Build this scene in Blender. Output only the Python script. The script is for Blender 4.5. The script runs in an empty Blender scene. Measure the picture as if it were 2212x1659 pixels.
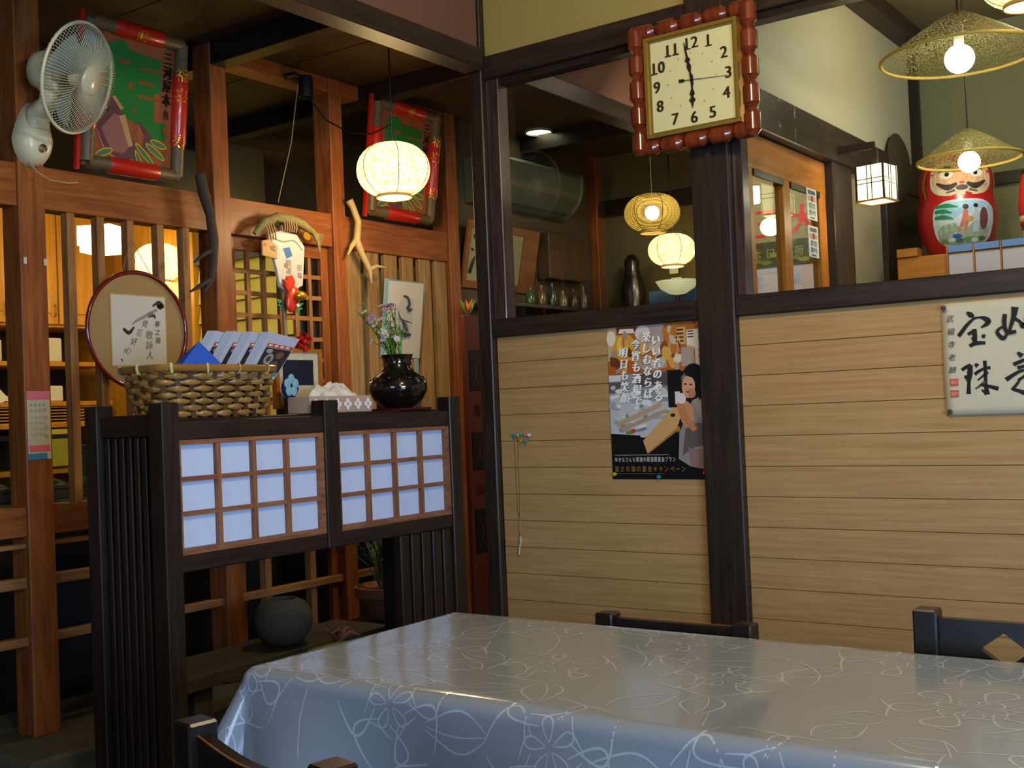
import bpy, bmesh, math, random
from mathutils import Vector, Matrix, Euler
R = math.radians
random.seed(7)
sc = bpy.context.scene
COL = bpy.context.collection

# ------------------------------------------------------------------ camera
def make_camera():
    yaw, pitch, roll = R(35.6465), R(1.33437), R(-2.33143)
    f = Vector((-math.sin(yaw)*math.cos(pitch), math.cos(yaw)*math.cos(pitch), math.sin(pitch)))
    r = Vector((math.cos(yaw), math.sin(yaw), 0)); u = r.cross(f)
    r2 = math.cos(roll)*r + math.sin(roll)*u
    u2 = -math.sin(roll)*r + math.cos(roll)*u
    cam = bpy.data.cameras.new('camera'); o = bpy.data.objects.new('camera', cam); COL.objects.link(o)
    m = Matrix((r2, u2, -f)).transposed().to_4x4(); m.translation = (0, 0, 1.26)
    o.matrix_world = m
    cam.sensor_width = 36; cam.sensor_fit = 'HORIZONTAL'; cam.lens = 2466.165/2212*36
    cam.clip_start = .05; cam.clip_end = 100
    sc.camera = o
make_camera()

# ------------------------------------------------------------------ world, light, exposure
w = bpy.data.worlds.new('world'); sc.world = w; w.use_nodes = True
w.node_tree.nodes['Background'].inputs[0].default_value = (.5, .6, .8, 1)
w.node_tree.nodes['Background'].inputs[1].default_value = .03
sc.view_settings.view_transform = 'Standard'; sc.view_settings.look = 'None'
sc.view_settings.exposure = .45; sc.view_settings.gamma = 1; sc.view_settings.use_curve_mapping = False
sc.cycles.use_adaptive_sampling = True; sc.cycles.adaptive_threshold = .05
sc.cycles.max_bounces = 6; sc.cycles.diffuse_bounces = 3; sc.cycles.glossy_bounces = 3
sc.cycles.transparent_max_bounces = 12; sc.cycles.transmission_bounces = 4
sc.cycles.sample_clamp_indirect = 3.0; sc.cycles.use_denoising = True
sc.cycles.caustics_reflective = False; sc.cycles.caustics_refractive = False

def area(name, loc, aim, sx, sy, power, col):
    l = bpy.data.lights.new(name, 'AREA'); l.shape = 'RECTANGLE'; l.size = sx; l.size_y = sy
    l.energy = power; l.color = col
    o = bpy.data.objects.new(name, l); COL.objects.link(o); o.location = loc
    o.rotation_euler = (Vector(aim)-Vector(loc)).to_track_quat('-Z', 'Y').to_euler()
    o['kind'] = 'helper'; return o
def point(name, loc, power, col, rad=.05):
    l = bpy.data.lights.new(name, 'POINT'); l.energy = power; l.color = col; l.shadow_soft_size = rad
    o = bpy.data.objects.new(name, l); COL.objects.link(o); o.location = loc; o['kind'] = 'helper'; return o
# daylight through the window behind the camera (cool) and the warm lamps under the room's ceiling
area('window_daylight', (2.9, .3, 1.45), (-2.4, 2.8, .9), 1.9, 1.3, 165, (.42, .64, 1.0))
area('side_window_daylight', (-.9, -2.45, 1.5), (-1.6, 2.0, .7), 1.5, 1.2, 38, (.44, .66, 1.0))
point('ceiling_lamp_light', (-.9, 2.05, 2.72), 58, (1.0, .80, .46), .12)
point('ceiling_lamp_light', (.9, .2, 2.75), 46, (1.0, .80, .48), .12)
point('dim_room_fill', (-2.2, 5.1, 3.0), 3.2, (1.0, .72, .55), .1)  # added fill without a fixture, brightens the hanging panel past the glass
point('entrance_room_fill', (-.9, 4.9, 2.75), 17, (1.0, .86, .58), .1)  # added fill without a lamp body, keeps the entrance walls bright
area('banner_fill', (-2.1, 4.7, 2.7), (-2.2, 5.5, 1.9), .4, .3, 16, (1.0, .9, .75))  # added fill, lights the shop banner behind the door glass
area('kitchen_ceiling_light', (-5.7, 3.7, 2.7), (-6.6, 4.2, 1.4), .8, .8, 12, (1.0, .76, .36))
area('passage_light', (-4.75, 4.1, 2.2), (-5.6, 4.85, 1.5), .3, .3, 7, (1.0, .84, .40))

# ------------------------------------------------------------------ materials
def lin(c):
    return tuple((x/12.92 if x <= .04045 else ((x+.055)/1.055)**2.4) for x in c)
def H(s):
    s = s.lstrip('#'); return lin(tuple(int(s[i:i+2], 16)/255 for i in (0, 2, 4)))
_m = {}
def mat(name, col, rough=.5, metal=0, emit=None, es=0, spec=.5, coat=0, alpha=None, bump=0, bscale=40, var=0, vscale=6, trans=0):
    if name in _m: return _m[name]
    m = bpy.data.materials.new(name); m.use_nodes = True; nt = m.node_tree; b = nt.nodes['Principled BSDF']
    c = H(col) if isinstance(col, str) else col
    b.inputs['Base Color'].default_value = (*c, 1); b.inputs['Roughness'].default_value = rough
    b.inputs['Metallic'].default_value = metal; b.inputs['Specular IOR Level'].default_value = spec
    b.inputs['Coat Weight'].default_value = coat; b.inputs['Coat Roughness'].default_value = .08
    if trans: b.inputs['Transmission Weight'].default_value = trans
    if emit:
        b.inputs['Emission Color'].default_value = (*(H(emit) if isinstance(emit, str) else emit), 1)
        b.inputs['Emission Strength'].default_value = es
    if alpha is not None: b.inputs['Alpha'].default_value = alpha
    tc = nt.nodes.new('ShaderNodeTexCoord')
    if var:
        n = nt.nodes.new('ShaderNodeTexNoise'); n.inputs['Scale'].default_value = vscale; n.inputs['Detail'].default_value = 5
        nt.links.new(tc.outputs['Object'], n.inputs['Vector'])
        mx = nt.nodes.new('ShaderNodeMix'); mx.data_type = 'RGBA'
        mx.inputs['A'].default_value = (*[x*(1-var) for x in c], 1); mx.inputs['B'].default_value = (*[min(1, x*(1+var)) for x in c], 1)
        nt.links.new(n.outputs['Fac'], mx.inputs['Factor']); nt.links.new(mx.outputs['Result'], b.inputs['Base Color'])
    if bump:
        n = nt.nodes.new('ShaderNodeTexNoise'); n.inputs['Scale'].default_value = bscale; n.inputs['Detail'].default_value = 6
        nt.links.new(tc.outputs['Object'], n.inputs['Vector'])
        bp = nt.nodes.new('ShaderNodeBump'); bp.inputs['Strength'].default_value = bump; bp.inputs['Distance'].default_value = .004
        nt.links.new(n.outputs['Fac'], bp.inputs['Height']); nt.links.new(bp.outputs['Normal'], b.inputs['Normal'])
    _m[name] = m; return m

def wood(name, c1, c2, axis='z', rough=.45, grain=60, stretch=14, spec=.4, coat=0):
    key = name+'_'+axis
    if key in _m: return _m[key]
    m = bpy.data.materials.new(key); m.use_nodes = True; nt = m.node_tree; b = nt.nodes['Principled BSDF']
    L = nt.links.new
    tc = nt.nodes.new('ShaderNodeTexCoord'); mp = nt.nodes.new('ShaderNodeMapping')
    s = [grain]*3; s['xyz'.index(axis)] = grain/stretch; mp.inputs['Scale'].default_value = s
    L(tc.outputs['Object'], mp.inputs['Vector'])
    n = nt.nodes.new('ShaderNodeTexNoise'); n.inputs['Scale'].default_value = 1; n.inputs['Detail'].default_value = 6
    n.inputs['Roughness'].default_value = .65; n.inputs['Distortion'].default_value = .6
    L(mp.outputs['Vector'], n.inputs['Vector'])
    n2 = nt.nodes.new('ShaderNodeTexNoise'); n2.inputs['Scale'].default_value = 2.2; n2.inputs['Detail'].default_value = 2
    L(tc.outputs['Object'], n2.inputs['Vector'])
    ad = nt.nodes.new('ShaderNodeMath'); ad.operation = 'MULTIPLY_ADD'; ad.inputs[1].default_value = .35; L(n2.outputs['Fac'], ad.inputs[0]); 
    sb = nt.nodes.new('ShaderNodeMath'); sb.operation = 'SUBTRACT'; sb.inputs[1].default_value = .17; L(n.outputs['Fac'], sb.inputs[0]); L(sb.outputs[0], ad.inputs[2])
    cr = nt.nodes.new('ShaderNodeValToRGB'); cr.color_ramp.elements[0].position = .32; cr.color_ramp.elements[1].position = .68
    cr.color_ramp.elements[0].color = (*H(c1), 1); cr.color_ramp.elements[1].color = (*H(c2), 1)
    L(ad.outputs[0], cr.inputs['Fac']); L(cr.outputs['Color'], b.inputs['Base Color'])
    b.inputs['Roughness'].default_value = rough; b.inputs['Specular IOR Level'].default_value = spec
    b.inputs['Coat Weight'].default_value = coat; b.inputs['Coat Roughness'].default_value = .15
    bp = nt.nodes.new('ShaderNodeBump'); bp.inputs['Strength'].default_value = .12; bp.inputs['Distance'].default_value = .002
    L(n.outputs['Fac'], bp.inputs['Height']); L(bp.outputs['Normal'], b.inputs['Normal'])
    _m[key] = m; return m

def DARK(a): return wood('dark_stained_wood', '#150f0c', '#2c2019', a, .38, 55)
def BEAMW(a): return wood('dark_beam_wood', '#1c1611', '#37291f', a, .42, 45)
def REDW(a): return wood('red_brown_wood', '#6e3613', '#9c5a28', a, .42, 50)
def SLATW(a): return wood('slat_wood', '#7a4a22', '#a87640', a, .5, 50)
def TANW(a): return wood('pale_slat_wood', '#7d5a30', '#a98552', a, .55, 50)
def SHOJIW(a): return wood('shoji_muntin_wood', '#6b402a', '#9a6a48', a, .5, 60)
def BOARDW(a): return wood('panel_board_wood', '#a27c4c', '#b8945f', a, .5, 70, 26)
def ORANGEW(a): return wood('orange_door_wood', '#9a5714', '#c47a26', a, .45, 40)
def BLACKW(a): return wood('black_chair_wood', '#0d0a09', '#1d1612', a, .3, 50)

def print_mat():
    if 'print' in _m: return _m['print']
    m = bpy.data.materials.new('print_ink'); m.use_nodes = True; nt = m.node_tree; b = nt.nodes['Principled BSDF']
    a = nt.nodes.new('ShaderNodeAttribute'); a.attribute_name = 'Col'
    nt.links.new(a.outputs['Color'], b.inputs['Base Color']); b.inputs['Roughness'].default_value = .45
    b.inputs['Specular IOR Level'].default_value = .3
    _m['print'] = m; return m
def glass_mat(name, tint=(.9, .93, .9), refl=1.0, ior=1.45):
    if name in _m: return _m[name]
    m = bpy.data.materials.new(name); m.use_nodes = True; nt = m.node_tree; nt.nodes.clear()
    o = nt.nodes.new('ShaderNodeOutputMaterial'); t = nt.nodes.new('ShaderNodeBsdfTransparent'); g = nt.nodes.new('ShaderNodeBsdfGlossy')
    t.inputs['Color'].default_value = (*tint, 1); g.inputs['Roughness'].default_value = .0
    lw = nt.nodes.new('ShaderNodeLayerWeight'); lw.inputs['Blend'].default_value = .5
    pw = nt.nodes.new('ShaderNodeMath'); pw.operation = 'POWER'; pw.inputs[1].default_value = 5
    f = nt.nodes.new('ShaderNodeMath'); f.operation = 'MULTIPLY_ADD'; f.inputs[1].default_value = .96; f.inputs[2].default_value = .035
    nt.links.new(lw.outputs['Facing'], pw.inputs[0]); nt.links.new(pw.outputs[0], f.inputs[0])
    mx = nt.nodes.new('ShaderNodeMixShader')
    nt.links.new(f.outputs[0], mx.inputs[0]); nt.links.new(t.outputs[0], mx.inputs[1]); nt.links.new(g.outputs[0], mx.inputs[2])
    nt.links.new(mx.outputs[0], o.inputs[0]); _m[name] = m; return m
def weave_mat(name, col, holes, scale=60, emit=0, ecol=None, wave=True, stretch=(1, 1, 1)):
    """open weave: strands of the given colour with see-through gaps"""
    if name in _m: return _m[name]
    m = bpy.data.materials.new(name); m.use_nodes = True; nt = m.node_tree; b = nt.nodes['Principled BSDF']; L = nt.links.new
    tc = nt.nodes.new('ShaderNodeTexCoord'); mp = nt.nodes.new('ShaderNodeMapping'); mp.inputs['Scale'].default_value = stretch
    L(tc.outputs['Object'], mp.inputs['Vector'])
    if wave:
        n = nt.nodes.new('ShaderNodeTexWave'); n.inputs['Scale'].default_value = scale; n.inputs['Distortion'].default_value = .5; n.wave_type = 'BANDS'; n.bands_direction = 'Z'
        n.inputs['Detail'].default_value = 2; n.inputs['Detail Scale'].default_value = 2
    else:
        n = nt.nodes.new('ShaderNodeTexNoise'); n.inputs['Scale'].default_value = scale; n.inputs['Detail'].default_value = 3
    L(mp.outputs['Vector'], n.inputs['Vector'])
    out = n.outputs['Fac']
    cr = nt.nodes.new('ShaderNodeValToRGB'); cr.color_ramp.elements[0].position = .3; cr.color_ramp.elements[1].position = .6
    c = H(col); cr.color_ramp.elements[0].color = (*[x*.35 for x in c], 1); cr.color_ramp.elements[1].color = (*c, 1)
    L(out, cr.inputs['Fac']); L(cr.outputs['Color'], b.inputs['Base Color'])
    b.inputs['Roughness'].default_value = .6
    if emit:
        L(cr.outputs['Color'], b.inputs['Emission Color']) if ecol is None else None
        if ecol:
            cr2 = nt.nodes.new('ShaderNodeValToRGB'); cr2.color_ramp.elements[0].position = .30; cr2.color_ramp.elements[1].position = .58
            e = H(ecol); cr2.color_ramp.elements[0].color = (e[0]*.5, e[1]*.3, e[2]*.1, 1); cr2.color_ramp.elements[1].color = (*e, 1)
            L(out, cr2.inputs['Fac']); L(cr2.outputs['Color'], b.inputs['Emission Color'])
        b.inputs['Emission Strength'].default_value = emit
    if holes:
        ma = nt.nodes.new('ShaderNodeMapRange'); ma.inputs['From Min'].default_value = holes-.06; ma.inputs['From Max'].default_value = holes+.06
        ma.inputs['To Min'].default_value = .12
        L(out, ma.inputs['Value']); L(ma.outputs['Result'], b.inputs['Alpha'])
    _m[name] = m; return m
def emis(name, col, s):
    return mat(name, col, .5, emit=col, es=s)

# ------------------------------------------------------------------ geometry helpers
class G:
    def __init__(s): s.v = []; s.f = []
    def add(s, vs, fs):
        o = len(s.v); s.v += [tuple(p) for p in vs]; s.f += [tuple(i+o for i in f) for f in fs]; return s
    def box(s, x0, x1, y0, y1, z0, z1, M=None):
        vs = [Vector((x, y, z)) for z in (z0, z1) for y in (y0, y1) for x in (x0, x1)]
        if M: vs = [M @ p for p in vs]
        return s.add(vs, [(0, 2, 3, 1), (4, 5, 7, 6), (0, 1, 5, 4), (2, 6, 7, 3), (0, 4, 6, 2), (1, 3, 7, 5)])
    def bar(s, a, b, w, h, up=(0, 0, 1)):
        a = Vector(a); b = Vector(b); d = (b-a); l = d.length; d.normalize(); u = Vector(up)
        x = d.cross(u); x = x.normalized() if x.length > 1e-6 else Vector((1, 0, 0)); u = x.cross(d)
        vs = []
        for p in (a, b):
            for sx, sy in ((-1, -1), (1, -1), (1, 1), (-1, 1)): vs.append(p+x*(sx*w/2)+u*(sy*h/2))
        return s.add(vs, [(3, 2, 1, 0), (4, 5, 6, 7), (0, 1, 5, 4), (1, 2, 6, 5), (2, 3, 7, 6), (3, 0, 4, 7)])
    def tube(s, path, r, n=8, caps=True, flat=1.0):
        P = [Vector(p) for p in path]; k = len(P); rs = r if isinstance(r, (list, tuple)) else [r]*k
        o = len(s.v); nrm = None
        for i, p in enumerate(P):
            t = (P[min(i+1, k-1)]-P[max(i-1, 0)]).normalized()
            if nrm is None:
                nrm = t.orthogonal().normalized()
            else:
                nrm = (nrm - t*nrm.dot(t)); nrm = nrm.normalized() if nrm.length > 1e-6 else t.orthogonal().normalized()
            bn = t.cross(nrm)
            for j in range(n):
                a = 2*math.pi*j/n
                s.v.append(tuple(p+nrm*(math.cos(a)*rs[i])+bn*(math.sin(a)*rs[i]*flat)))
        for i in range(k-1):
            for j in range(n):
                a = o+i*n+j; b = o+i*n+(j+1) % n; s.f.append((a, b, b+n, a+n))
        if caps:
            s.f.append(tuple(o+j for j in range(n))[::-1]); s.f.append(tuple(o+(k-1)*n+j for j in range(n)))
        return s
    def lathe(s, prof, n=24, c=(0, 0, 0), M=None, fac=None, cap=False):
        o = len(s.v); c = Vector(c); k = len(prof)
        for i, (r, z) in enumerate(prof):
            for j in range(n):
                a = 2*math.pi*j/n; rr = r*(fac(a, z) if fac else 1)
                p = Vector((math.cos(a)*rr, math.sin(a)*rr, z))
                p = (M @ p) if M else p
                s.v.append(tuple(p+c))
        for i in range(k-1):
            for j in range(n):
                a = o+i*n+j; b = o+i*n+(j+1) % n; s.f.append((a, b, b+n, a+n))
        if cap:
            s.f.append(tuple(o+j for j in range(n))[::-1]); s.f.append(tuple(o+(k-1)*n+j for j in range(n)))
        return s
    def prism(s, poly, h, M=None):
        """poly in local xy, extruded along local z by h"""
        n = len(poly); vs = [Vector((x, y, 0)) for x, y in poly]+[Vector((x, y, h)) for x, y in poly]
        if M: vs = [M @ p for p in vs]
        return s.add(vs, [tuple(range(n))[::-1], tuple(range(n, 2*n))]+[(i, (i+1) % n, (i+1) % n+n, i+n) for i in range(n)])
    def grid(s, fn, nu, nv):
        o = len(s.v)
        for i in range(nu+1):
            for j in range(nv+1): s.v.append(tuple(fn(i/nu, j/nv)))
        for i in range(nu):
            for j in range(nv):
                a = o+i*(nv+1)+j; s.f.append((a, a+nv+1, a+nv+2, a+1))
        return s
    def ball(s, c, rx, ry=None, rz=None, n=14, m=9, M=None):
        ry = ry or rx; rz = rz or rx
        prof = [(max(math.sin(math.pi*i/m), .004), -math.cos(math.pi*i/m)) for i in range(m+1)]
        S = Matrix.Diagonal((rx, ry, rz)); S = (M.to_3x3() @ S) if M else S
        return s.lathe(prof, n, c, S, cap=True)

def root_of(p):
    while p.parent: p = p.parent
    return p
def obj(name, g, m, parent=None, bevel=0, smooth=None, world=True, solid=0):
    """link ONE mesh object; when world, the coordinates are world ones and are moved under the parent"""
    me = bpy.data.meshes.new(name)
    vs = g.v
    if parent is not None and world:
        iv = parent_matrix(parent).inverted(); vs = [tuple(iv @ Vector(p)) for p in vs]
    me.from_pydata(vs, [], g.f); me.update()
    if bevel or True:
        bm = bmesh.new(); bm.from_mesh(me)
        if bevel: bmesh.ops.bevel(bm, geom=bm.edges[:], offset=bevel, segments=1, affect='EDGES', profile=.5)
        bmesh.ops.recalc_face_normals(bm, faces=bm.faces[:]) if not getattr(g, 'open', False) else None
        bm.to_mesh(me); bm.free()
    if smooth is not None:
        me.shade_smooth(); me.set_sharp_from_angle(angle=R(smooth))
    if isinstance(m, (list, tuple)):
        for x in m: me.materials.append(x)
    else: me.materials.append(m)
    o = bpy.data.objects.new(name, me); COL.objects.link(o)
    if parent is not None: o.parent = parent
    if solid:
        md = o.modifiers.new('thickness', 'SOLIDIFY'); md.thickness = solid; md.offset = 0
    return o
_mw = {}
def parent_matrix(p):
    m = Matrix.Identity(4)
    while p is not None:
        m = Matrix.LocRotScale(p.location, p.rotation_euler, p.scale) @ m; p = p.parent
    return m
def thing(name, label, cat, loc=(0, 0, 0), rotz=0, group=None, kind=None, rot=None):
    o = bpy.data.objects.new(name, None); COL.objects.link(o); o.empty_display_size = .1
    o.location = loc; o.rotation_euler = rot or (0, 0, rotz)
    tag(o, label, cat, group, kind); return o
def tag(o, label, cat=None, group=None, kind=None):
    o['label'] = label
    if cat: o['category'] = cat
    if group: o['group'] = group
    if kind: o['kind'] = kind
    return o
def single(name, g, m, label, cat, loc=None, group=None, kind=None, **k):
    """a thing that is one mesh, world coordinates, origin moved to loc"""
    if loc is not None:
        L = Vector(loc); g.v = [tuple(Vector(p)-L) for p in g.v]
    o = obj(name, g, m, None, **k)
    if loc is not None: o.location = loc
    return tag(o, label, cat, group, kind)
def copy_part(src, parent, loc=(0, 0, 0)):
    c = src.copy(); COL.objects.link(c); c.parent = parent; c.location = loc; return c
def cbox(cx, cy, cz, sx, sy, sz, M=None):
    return G().box(cx-sx/2, cx+sx/2, cy-sy/2, cy+sy/2, cz-sz/2, cz+sz/2, M)

# flat print: polygons, brush strokes and glyphs with a colour each, laid on a surface
_gl = {}
def glyph(ch):
    if ch not in _gl:
        cu = bpy.data.curves.new('glyph', 'FONT'); cu.body = ch; cu.size = 1; cu.resolution_u = 3
        o = bpy.data.objects.new('glyph', cu); COL.objects.link(o)
        me = bpy.data.meshes.new_from_object(o.evaluated_get(bpy.context.evaluated_depsgraph_get()))
        vs = [(v.co.x, v.co.y) for v in me.vertices]; fs = [tuple(p.vertices) for p in me.polygons]
        bpy.data.objects.remove(o); bpy.data.curves.remove(cu); bpy.data.meshes.remove(me)
        if vs:
            x0 = min(v[0] for v in vs); x1 = max(v[0] for v in vs); y0 = min(v[1] for v in vs); y1 = max(v[1] for v in vs)
            vs = [(x-(x0+x1)/2, y-(y0+y1)/2) for x, y in vs]; _gl[ch] = (vs, fs, x1-x0, y1-y0)
        else: _gl[ch] = ([], [], .3, .3)
    return _gl[ch]
class Art:
    def __init__(s, fn, step=.00035):
        s.fn = fn; s.v = []; s.c = []; s.f = []; s.k = 1; s.step = step
    def _add(s, vs, fs, col):
        o = len(s.v); d = s.k*s.step; s.k += .25; c = H(col) if isinstance(col, str) else col
        for x, y in vs: s.v.append(tuple(s.fn(x, y, d))); s.c.append(c)
        s.f += [tuple(i+o for i in f) for f in fs]
    def poly(s, pts, col): s._add(pts, [tuple(range(len(pts)))], col)
    def rect(s, x0, y0, x1, y1, col): s.poly([(x0, y0), (x1, y0), (x1, y1), (x0, y1)], col)
    def ell(s, cx, cy, rx, ry, col, rot=0, n=20):
        c, q = math.cos(rot), math.sin(rot)
        s.poly([(cx+rx*math.cos(a)*c-ry*math.sin(a)*q, cy+rx*math.cos(a)*q+ry*math.sin(a)*c) for a in (2*math.pi*i/n for i in range(n))], col)
    def stroke(s, pts, w, col):
        n = len(pts); ws = w if isinstance(w, (list, tuple)) else [w]*n; L = []; Rr = []
        for i, (x, y) in enumerate(pts):
            a = pts[max(i-1, 0)]; b = pts[min(i+1, n-1)]; dx, dy = b[0]-a[0], b[1]-a[1]; l = math.hypot(dx, dy) or 1
            L.append((x-dy/l*ws[i]/2, y+dx/l*ws[i]/2)); Rr.append((x+dy/l*ws[i]/2, y-dx/l*ws[i]/2))
        s._add(L+Rr, [(i, i+1, n+i+1, n+i) for i in range(n-1)], col)
    def brush(s, pts, w, col, sub=5):
        """smooth stroke through points with a width at each"""
        P = []; W = []; n = len(pts)
        for i in range(n-1):
            p0 = pts[max(i-1, 0)]; p1 = pts[i]; p2 = pts[i+1]; p3 = pts[min(i+2, n-1)]
            for k in range(sub):
                t = k/sub; q = []
                for d in (0, 1):
                    q.append(.5*((2*p1[d])+(-p0[d]+p2[d])*t+(2*p0[d]-5*p1[d]+4*p2[d]-p3[d])*t*t+(-p0[d]+3*p1[d]-3*p2[d]+p3[d])*t**3))
                P.append(tuple(q)); W.append(w[i]*(1-t)+w[i+1]*t)
        P.append(pts[-1]); W.append(w[-1]); s.stroke(P, W, col)
    def text(s, t, x, y, size, col, dx=0, dy=0, sx=1.0, slant=0, rot=0):
        for i, ch in enumerate(t):
            vs, fs, gw, gh = glyph(ch); c, q = math.cos(rot), math.sin(rot)
            if vs:
                s._add([(x+i*dx+((a*sx+b*slant)*c-b*q)*size, y+i*dy+((a*sx+b*slant)*q+b*c)*size) for a, b in vs], fs, col); s.k -= .25
        s.k += .25
    def build(s, name, parent, m=None):
        iv = parent_matrix(parent).inverted() if parent else Matrix.Identity(4)
        me = bpy.data.meshes.new(name); me.from_pydata([tuple(iv @ Vector(p)) for p in s.v], [], s.f)
        a = me.color_attributes.new('Col', 'FLOAT_COLOR', 'POINT')
        for i, c in enumerate(s.c): a.data[i].color = (*c, 1)
        me.materials.append(m or print_mat()); o = bpy.data.objects.new(name, me); COL.objects.link(o)
        if parent: o.parent = parent
        return o
def plane_map(O, U, V):
    O, U, V = Vector(O), Vector(U).normalized(), Vector(V).normalized(); N = U.cross(V)
    return lambda x, y, d: O+U*x+V*y+N*d

# ------------------------------------------------------------------ the setting
def struct(name, label, loc=(0, 0, 0)):
    o = thing(name, label, None, loc, kind='structure'); return o
def sbox(name, label, b, m, **k):
    o = obj(name, G().box(*b), m, None, **k); return tag(o, label, kind='structure')
PLASTER = mat('olive_plaster', '#9a8748', .9, bump=.15, bscale=120)
sbox('floor', 'dark stone floor of the dining room and aisle', (-7.6, 3.2, -2.6, 9, -.1, 0), mat('floor_stone', '#3a3630', .6, var=.25, vscale=9, bump=.2))
sbox('ceiling', 'ceiling of the dining room above the long table', (-2.79, 3.2, -2.6, 3.85, 3.3, 3.36), mat('ceiling_board', '#6d5a3c', .8, var=.1))
aisle = struct('ceiling_1', 'low brown board ceiling over the aisle behind the hanging wall', (-5, 3, 2.9))
CEILW = wood('ceiling_wood', '#33270f', '#4a3a1a', 'y', .6, 20, 10)
y = -2.6
while y < 8.6:
    obj('ceiling_board', G().box(-7.6, -2.87, y+.004, y+.896, 2.9, 2.93), CEILW, aisle); y += .9
obj('ceiling_beam', G().box(-7.6, -2.84, 3.24, 3.33, 2.80, 2.90), DARK('x'), aisle, bevel=.004)
obj('ceiling_beam', G().box(-7.6, -2.84, 4.17, 4.26, 2.81, 2.90), DARK('x'), aisle, bevel=.004)
obj('ceiling_beam', G().box(-7.6, -2.84, 5.62, 5.71, 2.80, 2.90), DARK('x'), aisle, bevel=.004)
hang = struct('wall_hanging', 'brown hanging wall panel over dark glossy beam above the aisle edge', (-2.82, 3, 2.66))
obj('panel', G().box(-2.84, -2.79, -2.6, 3.74, 2.75, 3.3), mat('hanging_panel', '#6b4634', .7, var=.08, vscale=3), hang)
obj('panel', G().box(-2.84, -2.79, 3.92, 6.4, 2.75, 3.3), mat('hanging_panel', '#6b4634'), hang)  # stands in for the hanging wall's reflection in the window
obj('beam', G().box(-2.865, -2.765, -2.6, 3.745, 2.665, 2.75), BEAMW('y'), hang, bevel=.004)
obj('beam', G().box(-2.865, -2.765, 3.92, 6.4, 2.665, 2.75), BEAMW('y'), hang, bevel=.004)  # reflection of the beam, built as solid timber past the glass
sbox('wall_back', 'plain wall behind the camera position', (-7.6, 3.2, -2.7, -2.6, 0, 3.3), PLASTER)
sbox('wall_east', 'plain side wall of the dining room', (3.2, 3.3, -2.7, 9, 0, 3.3), PLASTER)

# right wall: boards, posts, rails, plaster
wr = struct('wall_right', 'long wall of tan horizontal boards between dark posts, glazed above', (-1.8, 3.8, 0))
obj('backing', G().box(-2.80, 3.2, 3.822, 3.87, 0, 1.6), mat('board_backing', '#5c4628', .9), wr)
edges = [1.564]+[1.458-.1079*i for i in range(14)]
bl = br = None
for i in range(len(edges)-1):
    z1, z0 = edges[i], max(edges[i+1], .0)
    if z1 <= .02: break
    for x0, x1 in ((-2.793, -1.86), (-1.714, 3.2)):
        obj('board', G().box(x0, x1, 3.8+random.uniform(0, .0012), 3.822, z0+.0008, z1-.0008), BOARDW('x'), wr, bevel=.0012)
obj('post', G().box(-2.862, -2.795, 3.765, 3.92, 0, 3.3), BEAMW('z'), wr, bevel=.004)
obj('post', G().box(-1.86, -1.714, 3.765, 3.92, 0, 3.3), BEAMW('z'), wr, bevel=.004)
obj('beam', G().box(-2.797, 3.2, 3.775, 3.91, 2.632, 2.728), BEAMW('x'), wr, bevel=.004)
obj('sill', G().box(-2.797, -1.858, 3.775, 3.91, 1.564, 1.637), BEAMW('x'), wr, bevel=.004)
obj('sill', G().box(-1.716, 3.2, 3.775, 3.91, 1.564, 1.637), BEAMW('x'), wr, bevel=.004)
obj('plaster_panel', G().box(-2.797, -1.86, 3.80, 3.88, 2.728, 3.3), PLASTER, wr)
obj('plaster_panel', G().box(-1.714, 3.2, 3.80, 3.88, 2.728, 3.3), PLASTER, wr)
FRAMEW = wood('window_frame_wood', '#2c201c', '#4c3834', 'z', .25, 50, coat=.4)
for nm, lb, x0, x1 in (('window_1', 'interior window beside the corner post, looking into a dim room', -2.795, -1.86),
                       ('window_2', 'long interior window right of the clock, looking into the bright entrance', -1.714, 3.2)):
    wn = struct(nm, lb, (x0, 3.85, 1.637))
    if nm == 'window_1':
        obj('frame', G().box(-2.795, -2.731, 3.79, 3.86, 1.637, 2.632), FRAMEW, wn, bevel=.003)
        obj('frame', G().box(-1.876, -1.86, 3.80, 3.86, 1.637, 2.632), wood('window_edge', '#4c4028', '#6c5c3c', 'z'), wn)
        x0 = -2.731; x1 = -1.876
    else:
        obj('frame', G().box(-1.714, -1.676, 3.80, 3.86, 1.637, 2.632), FRAMEW, wn, bevel=.003); x0 = -1.676
    obj('frame', G().box(x0, x1, 3.80, 3.86, 2.606, 2.632), DARK('x'), wn)
    obj('pane', G().box(x0, x1, 3.848, 3.852, 1.637, 2.606), glass_mat('window_glass'), wn)

# left partition of posts, lintels and slats (front faces at x = -3.85)
PX = -3.85
wl = struct('wall_left', 'red-brown timber partition with posts, lintels and vertical slats', (PX, 3.2, .15))
for y0, y1, nm in ((2.335, 2.44, 'a'), (3.235, 3.325, 'b'), (3.955, 4.04, 'c'), (4.84, 4.93, 'd')):
    top = 2.9 if nm != 'd' else 2.9
    obj('post', G().box(PX-.115, PX, y0, y1, .15, top), REDW('z'), wl, bevel=.004)
obj('post', G().box(PX-.115, PX, 1.2, 1.31, .15, 2.9), REDW('z'), wl, bevel=.004)
for y0, y1 in ((1.31, 2.335), (2.44, 3.235), (3.325, 3.955), (4.04, 4.84)):
    obj('lintel', G().box(PX-.09, PX-.012, y0, y1, 2.08, 2.24), REDW('y'), wl, bevel=.003)
obj('top_plate', G().box(PX-.115, PX-.01, 3.325, 4.84, 2.83, 2.90), REDW('y'), wl, bevel=.003)
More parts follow.
